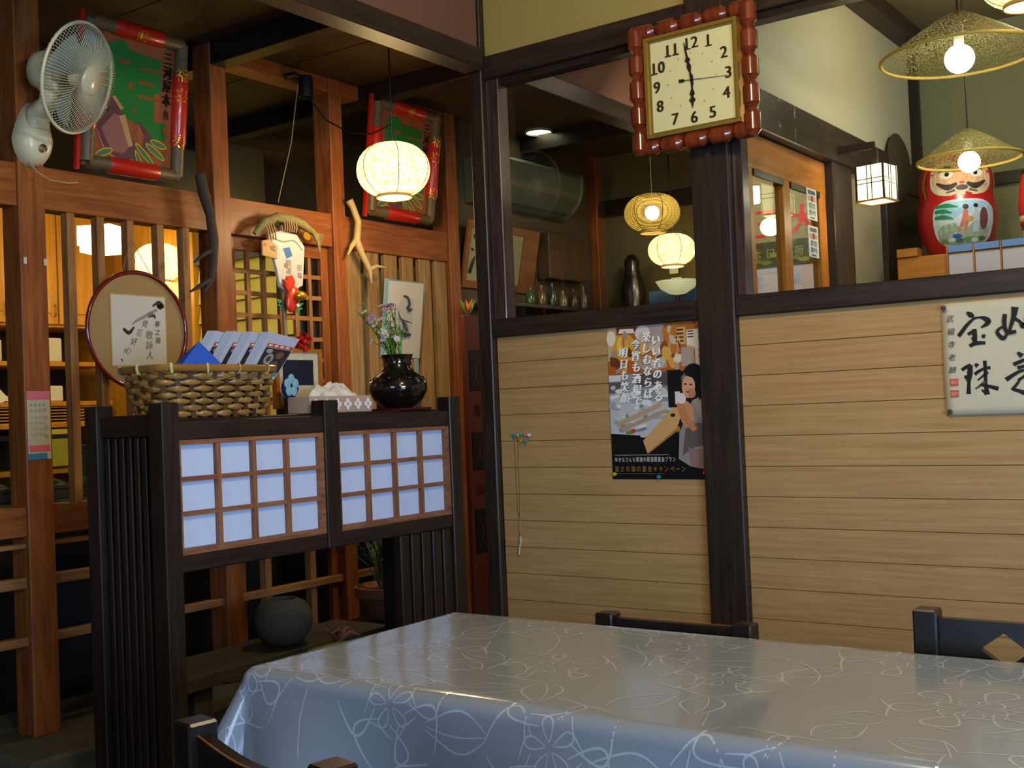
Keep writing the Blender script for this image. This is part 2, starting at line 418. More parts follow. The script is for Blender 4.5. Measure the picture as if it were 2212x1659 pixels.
for y0, y1 in ((1.31, 2.335), (2.44, 3.235), (4.04, 4.84)):
    obj('rail', G().box(PX-.09, PX-.008, y0, y1, .875, .983), REDW('y'), wl, bevel=.003)
    for z0, z1 in ((.832, .850), (.688, .727), (.48, .512)):
        obj('low_rail', G().box(PX-.06, PX-.02, y0, y1, z0, z1), SLATW('y'), wl, bevel=.002)
for z0, z1 in ((.688, .727), (.48, .512)):
    obj('low_rail', G().box(PX-.06, PX-.02, 3.325, 3.955, z0, z1), SLATW('y'), wl, bevel=.002)
for yc in (3.495, 3.77):
    obj('low_stile', G().box(PX-.07, PX-.03, yc-.018, yc+.018, .15, 1.0), SLATW('z'), wl, bevel=.002)
for yc in (1.5, 1.72, 1.94, 2.16, 2.552, 2.682, 2.818, 2.962, 3.09):
    obj('slat', G().box(PX-.055, PX-.012, yc-.0165, yc+.0165, .983, 2.08), SLATW('z'), wl, bevel=.002)
for y0, y1 in ((4.052, 4.16), (4.204, 4.293), (4.335, 4.431), (4.473, 4.558), (4.605, 4.70), (4.736, 4.832)):
    obj('slat', G().box(PX-.05, PX-.025, y0, y1, .983, 2.085), TANW('z'), wl, bevel=.002)
curb = sbox('floor_1', 'rough grey stone curb under the timber partition', (-4.3, -3.57, 2.15, 5.2, 0, .15), mat('curb_stone', '#55523f', .85, var=.3, vscale=11, bump=.5, bscale=25), bevel=.012)
# sliding lattice door in the middle bay
d1 = struct('door_1', 'brown sliding lattice door with small square panes in the partition', (PX-.05, 3.66, .15))
DX = PX-.045
obj('stile', G().box(DX-.03, DX, 3.328, 3.378, .15, 2.08), REDW('z'), d1, bevel=.002)
obj('stile', G().box(DX-.03, DX, 3.905, 3.952, .15, 2.08), REDW('z'), d1, bevel=.002)
obj('door_rail', G().box(DX-.03, DX, 3.378, 3.905, 2.02, 2.08), REDW('y'), d1, bevel=.002)
obj('door_rail', G().box(DX-.03, DX, 3.378, 3.905, .88, 1.0), REDW('y'), d1, bevel=.002)
for yc in (3.455, 3.548, 3.645, 3.742, 3.832):
    obj('muntin', G().box(DX-.022, DX-.004, yc-.010, yc+.010, 1.0, 2.02), SLATW('z'), d1)
for i in range(10):
    z = 1.93-.0985*i
    if z > 1.03: obj('muntin', G().box(DX-.020, DX-.006, 3.378, 3.905, z-.010, z+.010), SLATW('y'), d1)
obj('pane', G().box(DX-.028, DX-.025, 3.378, 3.905, 1.0, 2.02), glass_mat('door_glass', (.88, .9, .85)), d1)

# room behind the partition: kitchen and passage
KW = wood('kitchen_panel_wood', '#a06a14', '#c48c2a', 'z', .45, 22)
sbox('wall_kitchen', 'orange-lit rear wall of the kitchen behind the partition', (-7.4, -7.3, -2.6, 6.5, 0, 2.9), KW)
sd = struct('wall_siding', 'yellow-lit wall of overlapping boards in the passage beyond the lattice door', (-6.2, 4.85, 0))
SIDW = mat('siding_board', '#b3a24e', .6, var=.12, vscale=5)
for i in range(17):
    z = .15+i*.125
    obj('siding_board', G().add([(-5.93, 4.82, z), (-5.05, 4.82, z), (-5.05, 4.845, z+.125), (-5.93, 4.845, z+.125), (-5.93, 4.87, z), (-5.05, 4.87, z), (-5.05, 4.87, z+.125), (-5.93, 4.87, z+.125)],
        [(0, 1, 2, 3), (4, 7, 6, 5), (0, 4, 5, 1), (3, 2, 6, 7), (1, 5, 6, 2), (0, 3, 7, 4)]), SIDW, sd)
sbox('wall_light_screen', 'added olive panel screening off the kitchen light above the lintels', (-5.26, -5.2, -2.6, 4.76, 2.46, 2.9), mat('light_screen_olive', '#4a4024', .85, var=.15))  # added panel, hides the lit kitchen and stops its light spilling
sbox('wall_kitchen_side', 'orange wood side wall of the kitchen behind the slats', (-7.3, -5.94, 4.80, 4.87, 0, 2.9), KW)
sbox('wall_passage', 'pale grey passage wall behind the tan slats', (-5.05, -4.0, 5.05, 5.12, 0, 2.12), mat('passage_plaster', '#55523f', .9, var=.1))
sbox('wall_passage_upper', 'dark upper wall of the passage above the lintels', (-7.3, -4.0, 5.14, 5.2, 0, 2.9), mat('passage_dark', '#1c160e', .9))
sbox('trim_3', 'dark head beam over the passage boards', (-5.94, -5.02, 4.80, 4.90, 2.275, 2.36), DARK('x'))
# dim room behind window 1
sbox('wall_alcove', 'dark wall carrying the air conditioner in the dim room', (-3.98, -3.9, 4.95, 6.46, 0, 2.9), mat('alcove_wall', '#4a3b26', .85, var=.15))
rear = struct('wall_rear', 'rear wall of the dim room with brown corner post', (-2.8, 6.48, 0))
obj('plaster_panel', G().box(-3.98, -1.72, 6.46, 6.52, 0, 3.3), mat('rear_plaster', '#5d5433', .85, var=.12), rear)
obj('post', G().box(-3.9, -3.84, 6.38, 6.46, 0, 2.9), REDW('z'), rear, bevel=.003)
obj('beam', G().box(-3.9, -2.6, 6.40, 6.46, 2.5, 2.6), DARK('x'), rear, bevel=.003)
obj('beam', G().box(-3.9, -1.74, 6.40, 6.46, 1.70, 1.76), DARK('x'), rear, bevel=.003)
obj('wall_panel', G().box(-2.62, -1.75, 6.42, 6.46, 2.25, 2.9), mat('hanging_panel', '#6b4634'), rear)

# entrance room behind window 2
en = struct('wall_entrance', 'off-white plaster wall over dark beam beside the orange sliding door', (-1.72, 5, 0))
WHITEP = mat('white_plaster', '#b9b39a', .85, bump=.08, bscale=90)
obj('plaster_panel', G().box(-1.76, -1.70, 3.92, 6.02, 2.42, 3.1), WHITEP, en)
obj('beam', G().box(-1.78, -1.67, 3.92, 6.02, 2.265, 2.42), BEAMW('y'), en, bevel=.004)
obj('post', G().box(-1.78, -1.68, 4.745, 4.98, 0, 2.27), BEAMW('z'), en, bevel=.004)
obj('wall_panel', G().box(-1.76, -1.71, 4.98, 5.46, 0, 2.27), mat('grey_panel', '#8d8268', .8, var=.1), en)
obj('post', G().box(-1.78, -1.68, 5.46, 6.02, 0, 2.27), DARK('z'), en, bevel=.004)
obj('ceiling_trim', G().box(-1.70, -1.60, 3.92, 6.02, 3.02, 3.1), BEAMW('y'), en, bevel=.004)
sbox('wall_entrance_rear', 'olive-grey rear wall of the entrance room behind the daruma doll', (-1.76, 3.2, 6.02, 6.1, 0, 3.1), mat('entrance_rear', '#7d7a58', .85, var=.08))
sbox('trim_1', 'dark vertical corner trim of the entrance room', (-1.70, -1.655, 5.975, 6.02, 2.3, 3.02), DARK('z'))
sbox('trim_2', 'dark horizontal rail on the entrance rear wall', (-1.65, 3.2, 5.99, 6.02, 2.28, 2.34), DARK('x'))
sbox('ceiling_2', 'ceiling of the entrance room', (-1.76, 3.2, 3.92, 6.1, 3.1, 3.14), mat('entrance_ceiling', '#6a6247', .9))
d2 = struct('door_2', 'orange wood sliding door with tall glass panes into the street', (-1.73, 4.3, 0))
for y0, y1 in ((3.93, 3.985), (4.27, 4.345), (4.66, 4.742)):
    obj('stile', G().box(-1.755, -1.715, y0, y1, 0, 2.262), ORANGEW('z'), d2, bevel=.003)
obj('door_rail', G().box(-1.752, -1.713, 3.932, 4.74, 2.125, 2.260), ORANGEW('y'), d2, bevel=.003)
obj('door_rail', G().box(-1.752, -1.713, 3.932, 4.74, .9, 1.05), ORANGEW('y'), d2, bevel=.003)
for y0, y1 in ((3.985, 4.27), (4.345, 4.66)):
    obj('glazing_bead', G().box(-1.72, -1.709, y0, y1, 2.10, 2.125), DARK('y'), d2)
    obj('pane', G().box(-1.737, -1.733, y0, y1, 1.05, 2.11), glass_mat('door_glass', (.88, .9, .85)), d2)

# ------------------------------------------------------------------ dining table, cloth, chairs
TX0, TX1, TY0, TY1, TZ = -1.955, 1.3, 1.72, 2.42, .72
t = thing('dining_table', 'long dining table hidden under the pale blue vinyl cloth', 'table', (-.3, 2.07, 0))
obj('tabletop', G().box(TX0+.01, TX1-.01, TY0+.01, TY1-.01, TZ-.035, TZ-.004), DARK('x'), t, bevel=.004)
for x in (TX0+.08, TX1-.08):
    for y in (TY0+.07, TY1-.07): obj('leg', G().box(x-.03, x+.03, y-.03, y+.03, 0, TZ-.035), DARK('z'), t, bevel=.003)
OV = .30; RB = .035
def cloth(a, b, d=0.0):
    """flat cloth coordinates (metres from the table's front-left corner) -> draped position, d = offset outwards"""
    L, Wd = TX1-TX0, TY1-TY0
    ax = -a if a < 0 else (a-L if a > L else 0); ay = -b if b < 0 else ((b-Wd)*.2 if b > Wd else 0)
    sx = -1 if a < 0 else 1; sy = -1 if b < 0 else 1
    px = TX0+min(max(a, 0), L); py = TY0+min(max(b, 0), Wd); s = math.hypot(ax, ay)
    if s < 1e-9:
        z = TZ+d + .0012*math.sin(a*7+b*5)*math.sin(b*9-a*2)
        q = a-1.075+.03*(b-.35); z -= .0022*math.exp(-(q/.03)**2)*min(1, b/.12)         # crease where the two tops meet
        return Vector((px, py, z))
    ux, uy = ax/s*sx, ay/s*sy
    rr = RB+d
    lim = RB*1.45
    if s < lim:
        th = s/RB; h = math.sin(th)*rr; v = (1-math.cos(th))*rr
    else:
        th = 1.45; h = math.sin(th)*rr; v = (1-math.cos(th))*rr
        k = s-lim; h += k*.10; v += k*.985
        if ax and ay:                                                     # the corner swings out into a soft cone
            c = 2*(ax/s)*(ay/s); h += k*.42*c; v -= k*.10*c
        else:
            tt = a if ay else b
            near = math.exp(-max(min(tt, L-tt if ay else Wd-tt), 0)/.28)
            h += k*(.10*math.sin(tt*8.3+.6)+.12*math.sin(tt*14-1.0)*near+.05)
    z = TZ-RB+RB-v+ (d if s < 1e-6 else 0) + (d*math.cos(min(s/RB, 1.45)) if s > 0 else 0)*0
    if d: z = TZ-v+d
    return Vector((px+ux*h, py+uy*h, z))
def cloth_grid():
    g = G(); L, Wd = TX1-TX0, TY1-TY0
    def ticks(n, span):
        r = [-OV+OV*i/14 for i in range(10)]+[-RB*1.5*(1-i/8) for i in range(8)]
        r = sorted(set([-OV+(OV-RB*1.5)*i/12 for i in range(12)]+[-RB*1.5*(1-i/8) for i in range(8)]))
        return r+[span*i/n for i in range(n+1)]+sorted(span-x for x in r)
    A = ticks(150, L); B = ticks(36, Wd); nb = len(B)
    for a in A:
        for b in B: g.v.append(tuple(cloth(a, b)))
    for i in range(len(A)-1):
        for j in range(nb-1):
            k = i*nb+j; g.f.append((k, k+nb, k+nb+1, k+1))
    return g
cl = single('tablecloth', cloth_grid(), mat('blue_vinyl', '#868e96', .16, spec=.5, coat=.35, var=.05, vscale=4), 'pale grey-blue glossy vinyl cloth with white flower outlines over the long table', 'tablecloth', (TX0, TY0, TZ), smooth=60)
class Pat:
    def __init__(s): s.v = []; s.f = []
    def line(s, pts, w):
        n = len(pts); o = len(s.v)
        for i, (x, y) in enumerate(pts):
            a = pts[max(i-1, 0)]; b = pts[min(i+1, n-1)]; dx, dy = b[0]-a[0], b[1]-a[1]; l = math.hypot(dx, dy) or 1
            ww = w*(.45+.55*math.sin(math.pi*(i+.5)/n))
            s.v.append(tuple(cloth(x-dy/l*ww, y+dx/l*ww, .0003))); s.v.append(tuple(cloth(x+dy/l*ww, y-dx/l*ww, .0003)))
        for i in range(n-1):
            k = o+2*i; s.f.append((k, k+1, k+3, k+2))
pt = Pat(); rnd = random.Random(3)
def inside(x, y): return -OV+.01 < x < (TX1-TX0)+.1 and -OV+.01 < y < (TY1-TY0)+.2
def petal(cx, cy, a, r0, r1, wd, w, curl=0):
    for sgn in (1, -1):
        P = []
        for i in range(15):
            t_ = i/14; rr = r0+(r1-r0)*t_; off = wd*math.sin(math.pi*min(t_*.93+.03, 1))**.7*sgn*(1+.2*math.sin(t_*5+curl))
            aa = a+curl*t_*.5
            P.append((cx+math.cos(aa)*rr-math.sin(aa)*off, cy+math.sin(aa)*rr+math.cos(aa)*off))
        P = [p for p in P if inside(*p)]
        if len(P) > 3: pt.line(P, w)
def leaf(cx, cy, a, l, wd, w):
    petal(cx, cy, a, 0, l, wd, w)
    P = [(cx+math.cos(a)*l*i/10-math.sin(a)*.010*math.sin(math.pi*i/10), cy+math.sin(a)*l*i/10+math.cos(a)*.010*math.sin(math.pi*i/10)) for i in range(11)]
    P = [p for p in P if inside(*p)]
    if len(P) > 3: pt.line(P, w*.7)
for i in range(-1, 8):
    for j in range(-1, 3):
        cx = i*.40+(.2 if j % 2 else 0)+rnd.uniform(-.05, .05); cy = j*.36-.06+rnd.uniform(-.04, .04)
        if not (-.45 < cx < 2.6): continue
        n = rnd.choice((5, 6)); a0 = rnd.uniform(0, 6); Rr = rnd.uniform(.13, .165)
        for k in range(n): petal(cx, cy, a0+k*2*math.pi/n, Rr*.28, Rr, Rr*.46, .0026, rnd.uniform(-.3, .3))
        for k in range(n): petal(cx, cy, a0+.5+k*2*math.pi/n, Rr*.05, Rr*.50, Rr*.22, .0020, 0)
        for k in range(3): leaf(cx+math.cos(a0+k*2.1)*Rr*1.0, cy+math.sin(a0+k*2.1)*Rr*1.0, a0+k*2.1+rnd.uniform(-.5, .5), rnd.uniform(.10, .16), .035, .0022)
        q = [(cx+math.cos(a0+1+s_*.25)*Rr*(1.1+s_*.09), cy+math.sin(a0+1+s_*.25)*Rr*(1.1+s_*.09)) for s_ in range(12)]
        q = [p for p in q if inside(*p)]
        if len(q) > 3: pt.line(q, .002)
g = G(); g.v = pt.v; g.f = pt.f
po = obj('flower_outline_print', g, mat('white_print', '#aab2ba', .22, coat=.3), cl); po['label'] = 'white flower and leaf outlines'

def chair(label, loc, rotz, hb, w, diamond=False, rail_h=.09, arch=.0, posts_up=.018):
    """local: seat towards +y, backrest at y = 0"""
    c = thing('dining_chair', label, 'chair', loc, rotz, 'black wooden dining chairs')
    p = .05
    for sx in (-1, 1):
        g = G().box(sx*(w/2)-(p if sx > 0 else 0), sx*(w/2)+(0 if sx > 0 else p), -p, 0, 0, hb)
        obj('back_post', g, BLACKW('z'), c, bevel=.004, world=False)
        obj('leg', G().box(sx*(w/2)-(.04 if sx > 0 else 0), sx*(w/2)+(0 if sx > 0 else .04), .36, .40, 0, .40), BLACKW('z'), c, bevel=.003, world=False)
        # worn golden edges around the post top
        xa, xb = sx*(w/2)-(p if sx > 0 else 0), sx*(w/2)+(0 if sx > 0 else p)
        tr = G().tube([(xa+.003, -p+.003, hb-.003), (xb-.003, -p+.003, hb-.003), (xb-.003, -.003, hb-.003), (xa+.003, -.003, hb-.003), (xa+.003, -p+.003, hb-.003)], .0016, 5)
        obj('worn_edge', tr, mat('worn_edge', '#7a4a1e', .5), c, world=False)
    obj('seat', G().box(-w/2+.01, w/2-.01, -.01, .40, .40, .435), BLACKW('x'), c, bevel=.008, world=False)
    x0, x1 = -w/2+p, w/2-p; zt = hb-posts_up
    if diamond:
        z0 = zt-.20; cz = zt-.058; dw, dh = .048, .036; th = .022
        F = Matrix(((1, 0, 0, 0), (0, 0, -1, -.014), (0, 1, 0, 0), (0, 0, 0, 1)))
        D = [(-dw, cz), (0, cz+dh), (dw, cz), (0, cz-dh)]; O = [(x0, cz), (x0, zt), (0, zt), (x1, zt), (x1, cz), (x1, z0), (0, z0), (x0, z0)]
        g = G()
        for poly in ([O[0], O[1], O[2], D[1], D[0]], [O[2], O[3], O[4], D[2], D[1]], [O[4], O[5], O[6], D[3], D[2]], [O[6], O[7], O[0], D[0], D[3]]): g.prism(poly[::-1], th, F)
        bk = obj('backrest', g, BLACKW('x'), c, world=False)
        obj('lower_rail', G().box(x0, x1, -.036, -.014, .50, .56), BLACKW('x'), c, bevel=.003, world=False)
    else:
        n = 14; F = Matrix(((1, 0, 0, 0), (0, 0, -1, -.014), (0, 1, 0, 0), (0, 0, 0, 1)))
        up = [(x0+(x1-x0)*i/n, zt-arch*math.sin(math.pi*i/n)) for i in range(n+1)]
        lo = [(x1-(x1-x0)*i/n, zt-rail_h-arch*.4*math.sin(math.pi*i/n)) for i in range(n+1)]
        obj('backrest', G().prism(up+lo, .022, F), BLACKW('x'), c, bevel=.0015, world=False)
        obj('worn_edge', G().tube([(x, -.036, z) for x, z in up], .0016, 5), mat('worn_edge', '#7a4a1e', .5), c, world=False)
        obj('lower_rail', G().box(x0, x1, -.036, -.014, .48, .54), BLACKW('x'), c, bevel=.003, world=False)
    for sx in (-1, 1): obj('stretcher', G().box(sx*(w/2-.02)-.012, sx*(w/2-.02)+.012, 0, .36, .16, .19), BLACKW('y'), c, world=False)
    return c
chair('black wooden chair behind the table, low back rail seen below the poster', (-1.335, 2.475, 0), math.pi, .738, .425, rail_h=.10, posts_up=.012)
chair('black wooden chair with a diamond cut-out in its back, behind the table', (-.570, 2.475, 0), math.pi, .802, .36, diamond=True)
chair('nearest black wooden chair with worn edges, in front of the cloth corner', (-1.245, 1.12, 0), math.atan2(-.054, .325), .812, .40, rail_h=.13, arch=.022)

# ------------------------------------------------------------------ shoji screen cabinet
SX = -2.79
s = thing('shoji_screen', 'black slatted screen cabinet with two white paper shoji panels', 'screen', (-2.98, 2.82, 0))
def sb(name, *b, ax='z', m=None, par=None, bev=.003):
    return obj(name, G().box(*b), m or DARK(ax), par or s, bevel=bev)
for x0, x1 in ((-2.855, SX), (-3.175, -3.11)):
    sb('post', x0, x1, 2.122, 2.183, 0, 1.325); sb('post', x0, x1, 3.468, 3.535, 0, 1.325)
sb('post', -2.855, SX, 2.788, 2.856, .817, 1.322)
sb('top_beam', -2.845, SX-.006, 2.183, 2.788, 1.212, 1.270, ax='y'); sb('top_beam', -2.845, SX-.006, 2.856, 3.468, 1.212, 1.270, ax='y')
sb('top_beam', -3.165, -3.115, 2.183, 3.468, 1.212, 1.270, ax='y')
sb('bottom_beam', -2.845, SX-.006, 2.183, 2.788, .817, .868, ax='y'); sb('bottom_beam', -2.845, SX-.006, 2.856, 3.468, .817, .868, ax='y')
sb('top_board', -3.11, -2.858, 2.183, 3.468, 1.258, 1.278, ax='y')
sb('end_rail', -3.11, -2.855, 2.135, 2.172, 1.225, 1.292, ax='x'); sb('end_rail', -3.11, -2.855, 2.135, 2.172, .05, .12, ax='x')
for i in range(7):
    x = -3.092+i*.0365; sb('end_slat', x-.011, x+.011, 2.142, 2.166, .12, 1.225, bev=.002)
for i in range(5):
    yy = 3.19+i*.062; sb('front_slat', -2.835, SX-.012, yy-.024, yy+.024, .02, .817, bev=.003)
sb('base_beam', -2.845, SX-.006, 3.165, 3.468, .0, .05, ax='y')
PAPER = mat('shoji_paper', '#bfd0ee', .75, var=.04, vscale=20)
for y0, y1, n in ((2.183, 2.788, 0), (2.856, 3.468, 1)):
    g = G(); fx0, fx1 = SX-.032, SX-.010
    g.box(fx0, fx1, y0, y1, 1.198, 1.212); g.box(fx0, fx1, y0, y1, .868, .886); g.box(fx0, fx1, y0, y0+.011, .886, 1.198); g.box(fx0, fx1, y1-.020, y1, .886, 1.198)
    fr = obj('shoji_panel', g, SHOJIW('y'), s)
    fr['label'] = 'left shoji panel frame' if n == 0 else 'right shoji panel frame'
    ys = [y0+.011+(y1-y0-.031)*k/4 for k in range(5)]; zs = [.886+(1.198-.886)*k/3 for k in range(4)]
    for k in (1, 2, 3): obj('muntin', G().box(fx0+.004, fx1-.002, ys[k]-.008, ys[k]+.008, .886, 1.198), SHOJIW('z'), fr)
    for k in (1, 2): obj('muntin', G().box(fx0+.006, fx1-.004, y0+.011, y1-.02, zs[k]-.007, zs[k]+.007), SHOJIW('y'), fr)
    for a in range(4):
        for b in range(3):
            obj('paper_pane', G().box(fx0-.001, fx0+.003, ys[a]+.001, ys[a+1]-.001, zs[b]+.001, zs[b+1]-.001), PAPER, fr)

# ------------------------------------------------------------------ things on top of the screen
def sgnpow(v, e): return math.copysign(abs(v)**e, v)
bc = Vector((-2.975, 2.42, 1.278))
b = thing('woven_basket', 'brown woven bamboo basket full of brochures on the screen top', 'basket', bc)
def rim_pt(t, z, off=0):
    k = z/.16; hx = .112+.018*k+off; hy = .203+.04*k+off; a = 2*math.pi*t
    return Vector((hx*sgnpow(math.cos(a), .45), hy*sgnpow(math.sin(a), .45), z))
# equal arc-length parameter along the rounded rectangle
_ts = [i/720 for i in range(721)]; _ln = [0]
for i in range(720): _ln.append(_ln[-1]+(rim_pt(_ts[i+1], .08)-rim_pt(_ts[i], .08)).length)
def t_at(u):
    u = (u % 1)*_ln[-1]
    lo, hi = 0, 720
    while hi-lo > 1:
        md = (lo+hi)//2
        if _ln[md] <= u: lo = md
        else: hi = md
    return _ts[lo]+(_ts[hi]-_ts[lo])*(u-_ln[lo])/max(_ln[hi]-_ln[lo], 1e-9)
NP = 14
BAMBOO = wood('bamboo_strip', '#5d421f', '#a57f42', 'y', .38, 30, 5, coat=.2)
BAMBOO2 = wood('bamboo_stake', '#332410', '#5f451f', 'z', .5, 30, 5)
TT = [t_at(i/(NP*8)) for i in range(NP*8)]
for r_ in range(7):
    g = G(); z = .012+.0195*r_; n = NP*8
    for (dz, io) in ((-.0092, -.0012), (-.006, .0012), (.0, .0018), (.006, .0012), (.0092, -.0012)):
        for i in range(n):
            w_ = math.cos(2*math.pi*NP*i/n+math.pi*r_)
            g.v.append(tuple(rim_pt(TT[i], z+dz*(.72+.28*w_), .0065*w_+io)))
    for k in range(4):
        for i in range(n): g.f.append((k*n+i, k*n+(i+1) % n, (k+1)*n+(i+1) % n, (k+1)*n+i))
    obj('weaver', g, BAMBOO, b, smooth=60, world=False)
for i in range(NP*2):
    t_ = t_at(i/(NP*2)); p0 = rim_pt(t_, 0); p1 = rim_pt(t_, .15); tg = (rim_pt(t_+.004, .08)-rim_pt(t_-.004, .08)).normalized()
    g = G(); nn = tg.cross(Vector((0, 0, 1)))
    g.add([p0-tg*.008, p0+tg*.008, p1+tg*.008, p1-tg*.008, p0-tg*.008-nn*.002, p0+tg*.008-nn*.002, p1+tg*.008-nn*.002, p1-tg*.008-nn*.002], [(0, 1, 2, 3), (4, 7, 6, 5), (0, 4, 5, 1), (2, 6, 7, 3), (0, 3, 7, 4), (1, 5, 6, 2)])
    obj('stake', g, BAMBOO2, b, world=False)
g = G(); n = 96
for (z, o_) in ((.142, .006), (.147, .010), (.162, .010), (.166, .005), (.162, .001), (.142, .001)):
    for i in range(n): g.v.append(tuple(rim_pt(t_at(i/n), z, o_)))
for k in range(6):
    for i in range(n): g.f.append((k*n+i, k*n+(i+1) % n, ((k+1) % 6)*n+(i+1) % n, ((k+1) % 6)*n+i))
obj('rim', g, wood('bamboo_rim', '#7a5423', '#a87a3c', 'y', .35, 18, 8, coat=.2), b, smooth=50, world=False)
for i in range(11):
    t_ = t_at(i/11+.03); pth = [rim_pt(t_, z, o_) for z, o_ in ((.138, .004), (.14, .0115), (.154, .0125), (.168, .009), (.168, .001))]
    obj('rim_lashing', G().tube(pth, .005, 6, flat=.5), mat('pale_lashing', '#c2b27a', .6), b, world=False)
g = G(); P = [rim_pt(t_at(i/48), .004, -.004) for i in range(48)]
g.v = [tuple(p) for p in P]; g.f = [tuple(range(48))]
obj('basket_floor', g, BAMBOO2, b, world=False)

# brochure stacks leaning in the basket
lab = ['front right stack of brochures fanned in the basket, top edge against the red bow', 'second stack of brochures in the basket, left of the front one', 'third stack of brochures in the basket, in the middle', 'rearmost left stack of brochures leaning in the basket']
for k in range(4):
    x = -2.925-.022*k; oy = -.058*k; oz = .001*k
    A, B_, Cc, D = (2.555+oy, 1.40+oz), (2.69+oy, 1.40+oz), (2.815+oy+.004*k, 1.540+oz), (2.672+oy, 1.562+oz)
    fl = thing('brochure_stack', lab[k], 'brochures', (x, 2.63+oy, 1.40), group='brochure stacks in the basket')
    for j in range(4):
        d = j*.0045
        g = G().add([(x-d, y_-d*1.4, z_) for y_, z_ in (A, B_, Cc, D)]+[(x-d-.0022, y_-d*1.4, z_) for y_, z_ in (A, B_, Cc, D)], [(0, 1, 2, 3), (7, 6, 5, 4), (0, 4, 5, 1), (1, 5, 6, 2), (2, 6, 7, 3), (3, 7, 4, 0)])
        obj('sheet', g, mat('brochure_paper', '#a9b2c6', .45), fl)
    U = Vector((0, B_[0]-A[0], 0)); V = Vector((0, D[0]-A[0], D[1]-A[1])); S_ = Vector((0, Cc[0]-B_[0]-(D[0]-A[0]), Cc[1]-B_[1]-(D[1]-A[1])))
    o_ = Vector((x, A[0], A[1]))
    ar = Art(lambda a, c, d, o_=o_, U=U, V=V, S_=S_: o_+U*a+V*c+S_*(a*c)+Vector((1, 0, 0))*d, .0006)
    ar.rect(.16, .70, .98, .78, '#a8442c'); ar.rect(.16, .15, .98, .69, '#2a2626')
    ar.ell(.42, .45, .14, .12, '#8b8782'); ar.ell(.42, .45, .07, .06, '#3b3836'); ar.ell(.7, .55, .12, .08, '#6b4a38'); ar.ell(.68, .32, .13, .1, '#4b4a36')
    ar.rect(.16, .06, .98, .14, '#4a8a86'); ar.ell(.32, .62, .1, .05, '#8d8f94')
    for q in range(4): ar.rect(.2+.18*q, .72, .32+.18*q, .76, '#d8c8b8')
    ar.build('printed_cover', fl)
# folded blue paper
g = G().add([(-2.89, 2.275, 1.44), (-2.89, 2.445, 1.44), (-2.925, 2.376, 1.522), (-2.97, 2.45, 1.44), (-2.94, 2.408, 1.507), (-2.97, 2.30, 1.44)], [(0, 1, 2), (1, 3, 4), (1, 4, 2), (3, 5, 4), (4, 5, 2), (5, 0, 2), (0, 5, 3, 1)])
single('folded_paper', g, mat('blue_paper', '#1f56c4', .55), 'bright blue folded paper peak in the left of the basket', 'paper', (-2.92, 2.36, 1.44))

# tissue box
tb = thing('tissue_box', 'beige paper tissue box with white flower shapes on the screen top', 'tissue box', (-2.93, 2.95, 1.278))
BX = (-2.985, -2.87, 2.80, 3.112, 1.278, 1.338)
obj('carton', G().box(*BX), mat('carton', '#b79b86', .6), tb, bevel=.003)
ar = Art(plane_map((-2.87, 2.80, 1.278), (0, 1, 0), (0, 0, 1)), .0005)
for k in range(6):
    cx = .028+k*.052
    for a in range(4): ar.ell(cx+.012*math.cos(a*math.pi/2), .03+.012*math.sin(a*math.pi/2), .0085, .0085, '#e4e6ee', n=14)
    ar.ell(cx, .03, .005, .005, '#b79b86', n=10)
ar.build('flower_print', tb)
g = G(); rnd = random.Random(5)
def tis(u, v):
    yy = 2.855+.21*u; h = [0, .03, .045, .036, .052, .044, .05, .035, .02, 0]
    k = u*(len(h)-1); i = min(int(k), len(h)-2); hh = h[i]*(1-(k-i))+h[i+1]*(k-i)
    e = 1-abs(2*v-1)
    return (-2.965+.075*v+.008*math.sin(u*17), yy+.012*math.sin(v*9+u*6), 1.336+hh*(e**.55)+.003*math.sin(u*40+v*11))
obj('tissue', g.grid(tis, 40, 12), mat('tissue_paper', '#d9d3c6', .8), tb, smooth=50)
g = G()
for k in range(3):
    y0 = 2.955+.033*k
    g.add([(-2.90, y0, 1.34), (-2.925, y0+.058, 1.342), (-2.932, y0+.01, 1.392-.004*k), (-2.93, y0-.012, 1.385)], [(0, 1, 2, 3)])
obj('tissue_fold', g, mat('tissue_paper', '#d9d3c6', .8), tb, solid=.0015)

# small framed picture, bow, round ornament
pf = thing('picture_frame', 'small orange wood frame with cream mat and navy picture behind the tissue box', 'picture frame', (-3.08, 2.96, 1.278))
obj('frame', G().box(-3.095, -3.072, 2.835, 3.068, 1.505, 1.519).box(-3.095, -3.072, 2.835, 3.068, 1.30, 1.314).box(-3.095, -3.072, 3.052, 3.068, 1.314, 1.505).box(-3.095, -3.072, 2.835, 2.851, 1.314, 1.505), ORANGEW('y'), pf)
obj('mat_board', G().box(-3.090, -3.080, 2.851, 3.052, 1.314, 1.505), mat('cream_mat', '#cfc7a6', .7), pf)
obj('picture', G().box(-3.080, -3.078, 2.875, 3.026, 1.385, 1.478), mat('navy_print', '#12142c', .4), pf)
obj('stand', G().box(-3.105, -3.07, 2.86, 3.04, 1.278, 1.300), DARK('y'), pf)
bw = thing('ribbon_bow', 'red ribbon bow sitting on the small picture frame', 'bow', (-3.07, 2.965, 1.545))
RED = mat('red_ribbon', '#c01812', .5)
for sg in (-1, 1):
    g = G().grid(lambda u, v, sg=sg: (-3.07+.018*math.sin(v*math.pi*2), 2.965+sg*(.006+.036*math.sin(math.pi*u)*(.7+.3*v)), 1.548+sg*-.006+.034*(u-.5)*math.sin(math.pi*v)*1.5+.012*sg), 10, 10)
    obj('loop', g, RED, bw, smooth=60, solid=.002)
obj('knot', G().ball((-3.055, 2.965, 1.545), .011), RED, bw, smooth=60)
